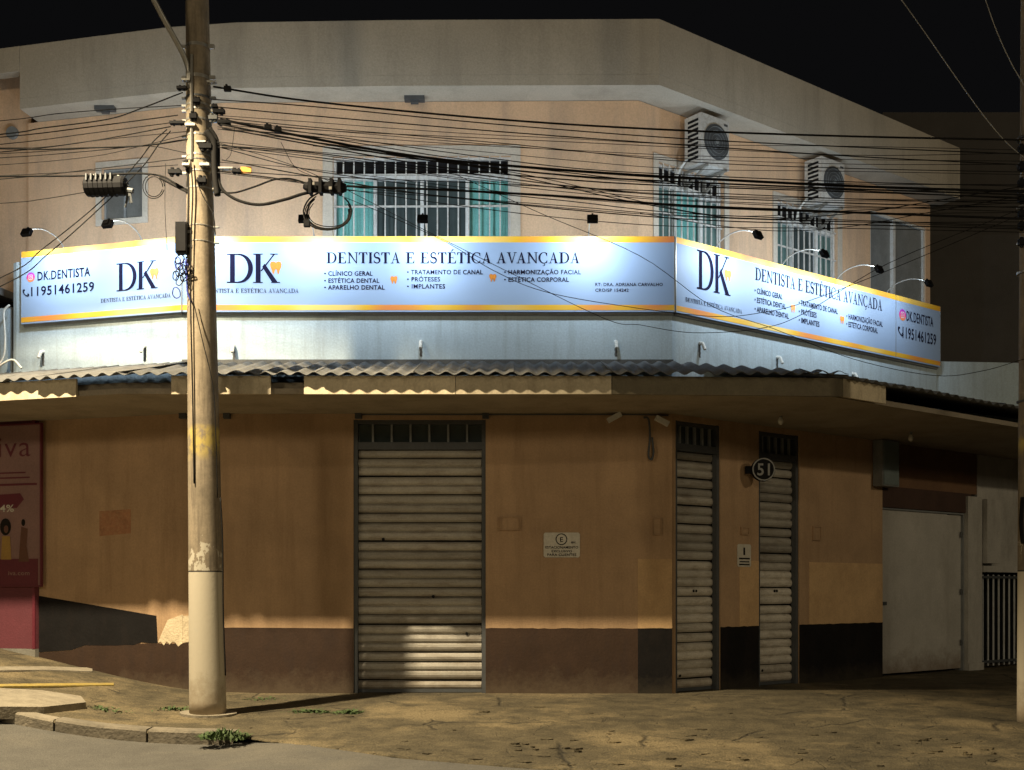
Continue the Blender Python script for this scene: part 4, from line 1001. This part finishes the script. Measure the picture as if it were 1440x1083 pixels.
# ============================================================= air conditioners
def ac(fr, px, label):
    t = fr.t(px, .40); c = fr.P(t, .10, 6.91); A = thing('air_conditioner', label, 'air conditioner', tuple(c), fr.a, 'air conditioners on the upper wall')
    w_, d_, h_ = .54, .30, .66
    part('casing', MB().box(0, w_, -d_, 0, 0, h_), M['bar_paint'], A)
    mb = MB(); disc(mb, w_*.5+.02, h_*.5, .235, -d_-.012, -d_-.0005, 28); fg = part('fan_guard', mb, M['dark_metal'], A)
    for k in range(1, 5):
        mb = MB(); r_ = .05*k; pts = [(w_*.5+.02+r_*math.cos(a*.2618), -d_-.016, h_*.5+r_*math.sin(a*.2618)) for a in range(25)]; mb.tube(pts, .003, 4, False); part('ring', mb, M['grey_metal'], fg)
    mb = MB(); disc(mb, w_*.5+.02, h_*.5, .03, -d_-.022, -d_-.013, 12); part('hub', mb, M['grey_metal'], fg)
    sm = MB().box(-.004, -.0005, -d_+.05, -.06, 0, .034).mesh('vent_slot', M['black'])
    for k in range(9): obj('vent_slot', sm, A, (0, 0, .07+k*.062))
    for x in (.08, w_-.1): part('bracket', MB().box(x, x+.03, -d_-.03, .10, -.035, -.001).box(x, x+.03, .07, .10, -.25, -.036).add([(x, -d_+.02, -.036), (x+.03, -d_+.02, -.036), (x+.03, .07, -.24), (x, .07, -.24), (x, -d_+.06, -.036), (x+.03, -d_+.06, -.036), (x+.03, .07, -.20), (x, .07, -.20)], [(0, 1, 2, 3), (4, 7, 6, 5), (0, 3, 7, 4), (1, 5, 6, 2)]), M['galv'], A)
    part('badge', MB().box(w_-.10, w_-.03, -d_-.002, -d_-.0005, h_-.08, h_-.05), M['dark_metal'], A)
    part('pipe', MB().tube(smooth_path([(-.0, -.06, .12), (-.05, -.05, .06), (-.07, .05, -.05), (-.07, .09, -.2)]), .016, 6), M['white_plastic'], A)
ac(UR, 986, 'white air conditioner nearest the corner over the first barred window')
ac(UR, 1155, 'white air conditioner farther along the right upper wall')
# spot lamp under the eave, soffit fixtures
for px, lab in ((148, 'small dark eave fixture on the left under the roof'), (583, 'small dark eave fixture above the wide window')):
    Y = 14.75 if px > 300 else 15.05
    c = W(px, 134 if px > 300 else 146, Y); c.z = SOF
    obj('eave_fixture', MB().box(-.13, .13, -.05, .05, -.05, .004).box(-.05, .05, -.03, .03, -.08, -.05).mesh('eave_fixture', M['dark_metal']), loc=tuple(c), label=lab, cat='fixture')
# things under the canopy
for px, py, lab in ((1098, 592, 'small bulb hanging under the canopy near the number sign'), (1281, 616, 'small bulb hanging under the canopy over the white gate')):
    Y = {1098: 14.2, 1281: 15.6}[px]; c = W(px, py, Y); z = CAN-c.z
    b = thing('hanging_bulb', lab, 'bulb', (c.x, c.y, c.z)); part('socket', MB().tube([(0, 0, .04), (0, 0, z)], .02, 8), M['grey_metal'], b)
    part('bulb', MB().tube([(0, 0, -.05), (0, 0, -.035), (0, 0, 0), (0, 0, .03), (0, 0, .05)], [.008, .03, .038, .025, .018], 10), M['bulb'], b, smooth=True)
def pipe(label, pts, r, m, name='pipe', cat='pipe'): return obj(name, MB().tube(smooth_path(pts, 5), r, 6).mesh(name, M[m], True), label=label, cat=cat)
tp = FF.t(913); c = lambda px, py, o=.06: FF.P(FF.t(px, o), o, FF.z(FF.t(px, o), py, o))
pipe('dark bent pipe hooking down the wall beside the corner', [c(905, 587), c(912, 590), c(914, 615), c(912, 640), c(916, 646), c(919, 636), c(917, 615)], .014, 'dark_metal')
pipe('thin conduit along the top of the ground floor wall', [c(500, 583, .03), c(700, 583, .03), c(880, 583, .03), c(940, 584, .03)], .010, 'dark_metal', 'conduit', 'conduit')
def spotl(px, py, lab, sgn):
    p = c(px, py, .12); s = thing('wall_floodlight', lab, 'floodlight', tuple(p))
    part('head', MB().box(-.09, .09, -.04, .04, -.03, .03, Matrix.Rotation(R(28*sgn), 4, 'Y')), M['white_plastic'], s); part('stem', MB().tube([(0, 0, .02), (0, .11, .06)], .012, 6), M['dark_metal'], s)
spotl(864, 587, 'unlit floodlight tilted left under the canopy, right half of front wall', -1)
spotl(931, 592, 'unlit floodlight tilted right under the canopy at the corner', 1)
for px in (505, 684, 258, 320):
    p = FF.P(FF.t(px, .05), .05, CAN-.03); obj('canopy_hook', MB().box(-.05, .03, -.03, .05, -.035, .028).mesh('canopy_hook', M['dark_metal']), loc=tuple(p), label={505: 'dark hook under the canopy over the left edge of the wide shutter', 684: 'dark hook under the canopy over the right edge of the wide shutter', 258: 'dark hook under the canopy just left of the pole', 320: 'dark hook under the canopy just right of the pole'}[px], cat='hook')

# ============================================================= street poles
PX, PY = -3.22, 12.05
P1 = thing('utility_pole', 'concrete utility pole with whitewashed foot and tangled cables, left of the wide shutter', 'utility pole', (PX, PY, g0(PX, PY)-.02))
def polegeo(h, r0, r1, lean=(0, 0), n=28, seg=60):
    mb = MB(); pts = [(lean[0]*i/seg, lean[1]*i/seg, h*i/seg) for i in range(seg+1)]
    mb.tube(pts, [r0+(r1-r0)*i/seg for i in range(seg+1)], n); return mb
zb1 = g0(PX, PY)-.02
H = 9.6; LEAN = -.145
part('shaft', polegeo(H, .192, .100, (LEAN, 0)), M['pole'], P1, smooth=True)
def pr(z): return .192+(.100-.192)*(z-zb1)/H
def pc(z): return PX+LEAN*(z-zb1)/H
def zpy(py, Y=PY): return CZ+(HY-py)/F*Y
def band(py, hh, m='galv'):
    z = zpy(py); r_ = pr(z)+.004
    mb = MB(); n = 24
    mb.tube([(pc(z)-PX, 0, z-zb1-hh/2), (pc(z)-PX, 0, z-zb1+hh/2)], r_, n)
    mb.box(pc(z)-PX+r_-.01, pc(z)-PX+r_+.055, -.045, -.005, z-zb1-hh*.5, z-zb1+hh*.7).box(pc(z)-PX-r_-.035, pc(z)-PX-r_+.01, -.045, -.015, z-zb1-hh*.5, z-zb1+hh*.5)
    part('clamp_band', mb, M[m], P1)
for py, hh, m in ((68, .035, 'galv'), (112, .035, 'galv'), (140, .02, 'dark_metal'), (151, .02, 'galv'), (158, .02, 'galv'), (172, .022, 'galv'), (194, .018, 'galv'), (222, .018, 'galv'), (229, .012, 'dark_metal'), (245, .018, 'galv'), (268, .018, 'galv'), (321, .010, 'galv'), (343, .010, 'galv')): band(py, hh, m)
# street lamp arm and head
u = Vector((-.65, -.76, 0)); base = Vector((pc(6.7)-.06, PY-.10, 6.55))
armp = [base, base+u*.06+Vector((0, 0, .28)), Vector((-3.3-.65*.53, 11.95-.76*.53, 7.28)), Vector((-4.1, 11.0, 8.30)), Vector((-4.9, 10.1, 9.1)), Vector((-5.3, 9.62, 9.42)), Vector((LAMP_AT[0]+.12, LAMP_AT[1]+.15, LAMP_AT[2]+.14))]
off0 = Vector((PX, PY, zb1))
part('lamp_arm', MB().tube([p-off0 for p in smooth_path(armp)], .028, 10), M['galv'], P1, smooth=True)
hM = Matrix.Translation(Vector(LAMP_AT)-off0+Vector((0, 0, .10))) @ Matrix.Rotation(math.atan2(-.76, -.65), 4, 'Z')
hd = part('lamp_head', MB().box(-.28, .28, -.13, .13, 0, .09, hM), M['grey_metal'], P1)
part('lens', MB().box(-.20, .2, -.10, .10, -.012, -.001, hM), M['lampglow'], hd)
part('vertical_conduit', MB().tube([(pc(6.9)-PX-.03, -pr(6.9)-.012, 5.85+.0), (pc(6.9)-PX-.03, -pr(6.9)-.012, 6.95)], .016, 6), M['galv'], P1)
# clutter on the pole head: insulators and brackets
random.seed(21)
def bracket(px, py, wpx, hpx, m='black', dy=-.14, nm='insulator'):
    p = W(px, py, PY+dy); s_ = (PY+dy)/F; mb = MB(); x, y, z = p-off0
    a, b = wpx*s_/2, hpx*s_/2
    mb.box(x-a, x+a, y-.03, y+.03, z-b*.45, z+b*.45); mb.tube([(x-a*.5, y, z-b), (x-a*.4, y, z+b)], min(a, b)*.45, 8); mb.tube([(x+a*.45, y, z-b*.9), (x+a*.5, y, z+b*.9)], min(a, b)*.4, 8)
    part(nm, mb, M[m], P1)
for q in ((256, 124, 14, 8), (277, 142, 9, 12), (250, 173, 22, 8), (268, 176, 14, 8, 'galv'), (308, 157, 16, 11), (315, 172, 18, 10), (300, 166, 12, 12, 'dark_metal'), (272, 164, 10, 14), (289, 206, 18, 14), (283, 200, 14, 5, 'galv'), (246, 242, 18, 12), (262, 232, 10, 7, 'galv'), (288, 232, 14, 8, 'galv'), (333, 241, 12, 9), (318, 237, 20, 5, 'galv'), (262, 113, 12, 6, 'galv'), (302, 150, 8, 8), (284, 254, 12, 14), (266, 108, 5, 16, 'galv'), (298, 116, 12, 6, 'galv')): bracket(*q)
p = W(346, 239, PY-.12)-off0; part('orange_tag', MB().box(p.x-.055, p.x+.055, p.y-.01, p.y+.01, p.z-.035, p.z+.03), M['tag'], P1)
# black sleeve bundle down the right side, thin cables down the left side
def pcab(name, lst, r, m='cable', label=None, dy=0):
    pts = [W(px, py, PY-math.sqrt(max(.0004, (pr(zpy(py))+.012)**2-min((px/F*PY-.45*PY+0-(pc(zpy(py)))), 99)**2)) if False else PY+dy)-off0 for px, py in lst]
    return part(name, MB().tube(smooth_path(pts), r, 6), M[m], P1, label=label, smooth=True)
pcab('riser_cable', [(290, 185), (301, 200), (302, 225), (303, 250), (306, 275)], .035, dy=-.13)
pcab('riser_cable', [(296, 180), (306, 200), (307, 240), (309, 270)], .020, dy=-.09)
pcab('riser_cable', [(262, 225), (266, 260), (266, 300), (265, 330)], .020, dy=-.10)
pcab('riser_cable', [(268, 225), (271, 270), (269, 330), (268, 420), (271, 560), (273, 680)], .008, dy=-.17)
pcab('riser_cable', [(275, 250), (285, 275), (299, 300), (303, 330)], .006, dy=-.19)
pcab('riser_cable', [(271, 420), (285, 480), (299, 540), (303, 600), (306, 700)], .005, dy=-.205)
pcab('riser_cable', [(310, 700), (313, 760), (314, 860), (317, 950)], .008, dy=-.13)
# junction box with coil
p = W(257, 336, PY-.13)
jb = thing('junction_box', 'upright black box strapped to the left side of the pole', 'box', tuple(p))
part('case', MB().box(-.065, .055, -.05, .05, -.155, .165), M['black'], jb); part('lid', MB().box(-.055, .045, -.06, -.051, -.14, .15), M['black'], jb)
part('strap', MB().box(.055, .10, -.01, .01, .06, .09).box(.055, .10, -.01, .01, -.09, -.06), M['galv'], jb)
random.seed(5)
coil = thing('cable_coil', 'tangled small coils of black and blue wire below the junction box', 'cable', tuple(W(256, 385, PY-.16)))
for i in range(15):
    cx, cz = random.gauss(0, .05), random.gauss(.03, .07); r_ = random.uniform(.03, .065); ph = random.uniform(0, 3); tl = random.uniform(.45, 1)
    if i == 0: cx, cz, r_ = -.06, -.20, .05
    pts = [(cx+r_*tl*math.cos(a*.45+ph), random.gauss(0, .006)+.03*math.sin(a*.45), cz+r_*math.sin(a*.45+ph)) for a in range(16)]
    part('loop', MB().tube(smooth_path(pts, 2), .0055, 5), M['cable' if i % 4 else 'blue_cable'], coil, smooth=True)
part('drop', MB().tube(smooth_path([(.04, 0, .15), (.05, 0, -.05), (.06, 0, -.2), (.10, 0, -.30)]), .009, 6), M['blue_cable'], coil, smooth=True)

# right pole
QX, QY = (1447-CXP)/F*11.6, 11.6
P2 = thing('utility_pole', 'concrete utility pole with whitewashed foot cut by the right edge', 'utility pole', (QX, QY, g0(QX, QY)-.03))
part('shaft', polegeo(9.6, .115, .085, (.02, 0)), M['pole'], P2, smooth=True)
zq = g0(QX, QY)-.03
def z2(py): return CZ+(HY-py)/F*QY-zq
for py in (195, 232, 272, 292, 342, 384, 565): part('clamp_band', MB().tube([(0, 0, z2(py)-.01), (0, 0, z2(py)+.01)], .118, 20), M['galv' if py in (292, 342, 384) else 'dark_metal'], P2)
for py in (215, 240, 262, 285, 305, 322, 345): part('insulator', MB().box(-.15, -.09, -.13, -.07, z2(py)-.03, z2(py)+.03).tube([(-.12, -.10, z2(py)-.05), (-.12, -.10, z2(py)+.05)], .02, 8), M['black'], P2)
part('riser_cable', MB().tube(smooth_path([(-.10, -.08, z2(700)), (-.115, -.08, z2(730)), (-.11, -.08, z2(750)), (-.10, -.09, z2(765))]), .02, 6), M['cable'], P2)

# ============================================================= overhead cables
def wy(px): return PY-.10+(270-px)/270*.72 if px < 280 else PY-.12-(px-280)/1150*.45
wires = []
def wire(lst, r, label, group=None, m='cable', dy=0, name='overhead_cable', cat='cable'):
    pts = [W(px, py, wy(px)+dy) for px, py in lst]
    o = obj(name, MB().tube(smooth_path(pts, 6), r*1.0, 5).mesh(name, M[m], True), label=label, cat=cat, group=group); return o
def wire_thru(lst, *a, **k):
    """carry on past the frame on the left"""
    (x0, y0), (x1, y1) = lst[-1], lst[-2]
    lst = lst+[(x0-260, y0+(y0-y1)/max(1, abs(x0-x1))*160)]
    return wire(lst, *a, **k)
e = 1440
wire([(300, 122), (440, 143), (700, 168), (945, 183), (1200, 192), (e, 197)], .0105, 'topmost thick black cable running right from the near pole')
wire([(300, 140), (440, 150), (700, 175), (960, 195), (1200, 207), (e, 217)], .006, 'thin black cable second from top, right of the near pole')
wire([(300, 150), (440, 163), (700, 185), (960, 204), (1200, 220), (e, 232)], .006, 'thin black cable third from top, right of the near pole')
wire([(305, 165), (440, 179), (700, 201), (960, 227), (1200, 237), (e, 242)], .0045, 'hair thin black cable just above the cable bundle')
wire([(310, 168), (440, 195), (600, 222), (800, 240), (960, 250), (1200, 262), (e, 270)], .014, 'thickest black cable of the bundle crossing the wide window top')
GB = 'cables bundled across the wide window'; LB = 'thin black cable in the crowded bundle running right from the near pole'
random.seed(33)
bund = [([(310, 175), (440, 200), (620, 228), (800, 247), (960, 256), (1200, 266), (e, 274)], .009),
        ([(312, 180), (440, 204), (620, 235), (800, 253), (960, 262), (1200, 270), (e, 278)], .007),
        ([(312, 182), (440, 192), (620, 220), (800, 243), (960, 259), (1200, 268), (e, 280)], .005),
        ([(312, 205), (440, 215), (600, 236), (800, 262), (960, 276), (1200, 286), (e, 292)], .006),
        ([(312, 207), (440, 217), (600, 240), (800, 266), (960, 281), (1200, 290), (e, 298)], .004),
        ([(312, 208), (430, 238), (600, 262), (800, 283), (960, 300), (1200, 310), (e, 318)], .005),
        ([(312, 225), (520, 262), (700, 285), (960, 308), (1200, 316), (e, 322)], .006),
        ([(312, 240), (440, 248), (640, 256), (800, 264), (960, 270), (1200, 280), (e, 286)], .005),
        ([(490, 268), (640, 278), (800, 290), (960, 303), (1200, 312), (e, 320)], .004),
        ([(440, 205), (620, 226), (760, 255), (900, 286), (1050, 308), (1200, 300), (1300, 285), (e, 262)], .005),
        ([(600, 222), (760, 250), (960, 296), (1060, 304), (1200, 296), (e, 285)], .004),
        ([(312, 170), (440, 188), (620, 213), (800, 236), (960, 246), (1200, 256), (e, 262)], .005)]
for k in range(13):
    y0 = random.uniform(150, 250); y1 = 170+(y0-150)*1.15+random.uniform(-12, 20); y2 = y1+random.uniform(12, 30)
    bund.append(([(306, y0), (440, y0+(y1-y0)*.35+random.uniform(2, 10)), (640, y1*.5+(y0+y2)*.25+10), (800, y1*.3+y2*.7+8), (960, y2+12), (1200, y2+20+random.uniform(-6, 6)), (e, y2+20)], random.uniform(.0028, .0042)))
for l_, r_ in bund: wire(l_, r_, LB, GB, dy=random.uniform(-.06, .06))
wire([(488, 262), (640, 268), (800, 277), (960, 289), (1200, 299), (e, 308)], .0125, 'thick black cable leaving the right end of the splice case')
LS = 'thin black service wire sagging across the face of the signs'; GS = 'service wires sagging over the signs'
wire([(305, 240), (440, 262), (610, 332), (693, 380), (765, 410), (873, 430), (1000, 445), (1070, 440), (1132, 425), (1250, 380), (e, 300)], .0035, LS, GS)
wire([(305, 200), (430, 240), (600, 325), (700, 375), (850, 448), (900, 457), (975, 468), (1069, 462), (1132, 440), (1250, 370), (e, 292)], .0035, LS, GS, dy=-.05)
wire([(640, 245), (760, 300), (900, 360), (1000, 430), (1087, 462), (1200, 505), (1312, 528), (1380, 522), (e, 505)], .0035, LS, GS, dy=.05)
wire([(900, 300), (1000, 316), (1100, 325), (1200, 318), (1300, 300), (e, 275)], .004, 'thin slack cable drooping over the first right window and rising to the edge')
wire([(1262, -8), (1300, 45), (1345, 110), (1385, 165), (1415, 200), (e, 222)], .0045, 'pale thin cable descending steeply across the black sky', m='cable_grey')
wire([(1383, -8), (1400, 40), (1420, 85), (e, 120)], .0045, 'short pale cable high in the right corner of the sky', m='cable_grey')
# left fan
LF = 'thin black cable fanning left from the near pole'; GF = 'cables fanning left from the near pole'
for l_, r_ in (([(262, 148), (170, 153), (80, 160), (0, 170)], .0045), ([(250, 162), (130, 178), (0, 193)], .006), ([(245, 172), (130, 187), (0, 203)], .005), ([(240, 178), (130, 198), (0, 214)], .006),
               ([(240, 200), (130, 212), (0, 222)], .005), ([(262, 222), (130, 238), (0, 252)], .005), ([(250, 232), (130, 240), (0, 247)], .004), ([(262, 185), (150, 196), (60, 207), (0, 208)], .004), ([(262, 215), (200, 205), (90, 211), (0, 216)], .004), ([(262, 190), (200, 205), (130, 220), (0, 232)], .004)):
    wire_thru(l_, r_, LF, GF, dy=random.uniform(-.06, .06))
wire_thru([(257, 130), (200, 152), (150, 168), (60, 180), (0, 189)], .007, 'dark cable dipping left from the highest insulator of the pole')
wire_thru([(270, 195), (200, 205), (120, 208), (60, 210), (0, 209)], .009, 'thick black cable left of the pole above the closure')
wire_thru([(264, 268), (245, 257), (225, 247), (190, 244), (120, 247), (0, 248)], .011, 'thick black cable carrying the ribbed closure')
wire_thru([(122, 270), (60, 280), (0, 286)], .005, 'thin cable leaving the closure low on the left')
wire_thru([(235, 182), (215, 200), (190, 232), (140, 285), (60, 350), (0, 391)], .006, 'upper of the two drop cables slanting down over the left sign')
wire_thru([(240, 184), (222, 205), (200, 235), (150, 284), (70, 355), (0, 403)], .006, 'lower of the two drop cables slanting down over the left sign')
for l_, lab in (([(233, 230), (232, 290), (235, 352)], 'vertical hair wire hanging down left of the pole'), ([(330, 180), (325, 215), (318, 225)], 'short slanting wire just right of the pole head'), ([(395, 200), (415, 235), (445, 250)], 'short wire dropping to the splice case')): wire(l_, .003, lab)
wire([(306, 250), (314, 268), (335, 282), (365, 288), (400, 281), (425, 273), (440, 270)], .017, 'thick black cable looping from the pole down to the splice case')
wire([(306, 270), (330, 271), (360, 262), (385, 253), (410, 252), (440, 261)], .010, 'medium black cable arching from the pole to the splice case')
wire([(225, 250), (240, 258), (255, 266), (268, 272)], .014, 'short thick cable entering the pole on its left')
# ribbed closure
p = W(149, 262, wy(149)-.03); sc_ = p.y/F
cl = thing('cable_closure', 'ribbed black splice closure hanging from the cables left of the pole', 'splice closure', tuple(p), R(-4))
part('body', MB().tube([(-29*sc_, 0, 0), (-27*sc_, 0, 0), (26*sc_, 0, 0), (29*sc_, 0, 0)], [.085, .105, .105, .085], 14), M['black'], cl)
for k in range(6): part('rib', MB().tube([((-22+k*7)*sc_, 0, 0), ((-20.5+k*7)*sc_, 0, 0)], .112, 14), M['black'], cl)
for k in range(6): part('clip', MB().box((-23+k*7)*sc_, (-21+k*7)*sc_, -.122, -.06, .03, .10), M['dark_metal'], cl)
part('hanger', MB().box(-.15, -.13, -.01, .01, .1, .13).box(.13, .15, -.01, .01, .1, .13), M['galv'], cl)
random.seed(9)
mb = MB()
for k in range(7):
    a = Vector((.22+random.uniform(-.03, .06), 0, random.uniform(-.05, .02))); b = a+Vector((random.uniform(-.06, .12), random.uniform(-.05, .05), random.uniform(-.2, -.05)))
    mb.tube([a, (a+b)/2+Vector((.02, 0, 0)), b], .011, 5)
mb.tube([(.1, 0, -.02), (.3, 0, -.06)], .03, 8)
part('cable_ends', mb, M['dark_metal'], cl)
# splice case right of the pole
p = W(458, 264, wy(458)-.03); cs = thing('splice_case', 'black clamped splice case joining cables in front of the wide window', 'splice closure', tuple(p), R(-2))
part('body', MB().tube([(-30*sc_, 0, .02), (-24*sc_, 0, .01), (20*sc_, 0, -.005), (28*sc_, 0, -.005)], [.03, .055, .062, .04], 10), M['black'], cs)
for k, dx in enumerate((-20, -6, 9, 20)): part('clamp', MB().box((dx-2)*sc_, (dx+2)*sc_, -.075, .03, -.075, .075), M['black'], cs)
part('bolt', MB().box(.05, .08, -.09, -.075, -.05, -.02).box(-.12, -.10, -.09, -.075, 0, .03), M['galv'], cs)
lo = thing('cable_loops', 'hanging loops of black spare cable below the splice case', 'cable', tuple(W(460, 297, wy(458)-.05)))
for k in range(4):
    rx, rz = (33-k*2)*sc_, (25-k*1.5+random.uniform(-2, 2))*sc_; a0 = R(110+k*9); a1 = R(110+295-k*16)
    pts = [(rx*math.cos(a0+(a1-a0)*i/22)+random.gauss(0, .002), .02*k+.03*math.sin(i*.4), rz*math.sin(a0+(a1-a0)*i/22)) for i in range(23)]
    part('loop', MB().tube(pts, (.009, .006, .011, .005)[k], 5), M['cable'], lo, smooth=True)
part('end_plug', MB().box(-.24, -.18, -.03, .03, -.16, -.10), M['black'], lo)
l2 = thing('cable_loops', 'small loop of slack black cable between closure and pole', 'cable', tuple(W(216, 262, wy(216)-.03)))
for k in range(2):
    rx, rz = (15-k*3)*sc_, (17-k*3)*sc_
    part('loop', MB().tube([(rx*math.cos(i*.3), .01*k, rz*math.sin(i*.3)) for i in range(21)], .005, 5), M['cable'], l2, smooth=True)
for px, py, lab in ((377, 179, 'small black clip high on the cables right of the pole'), (391, 183, 'second small black clip beside the first, right of the pole'), (320, 125, 'small cable clamp near the top right of the pole')):
    p = W(px, py, wy(px)-.02); obj('cable_clip', MB().box(-.035, .035, -.02, .02, -.025, .025).box(-.02, .0, -.015, .015, .025, .045).mesh('cable_clip', M['black']), loc=tuple(p), label=lab, cat='clip')
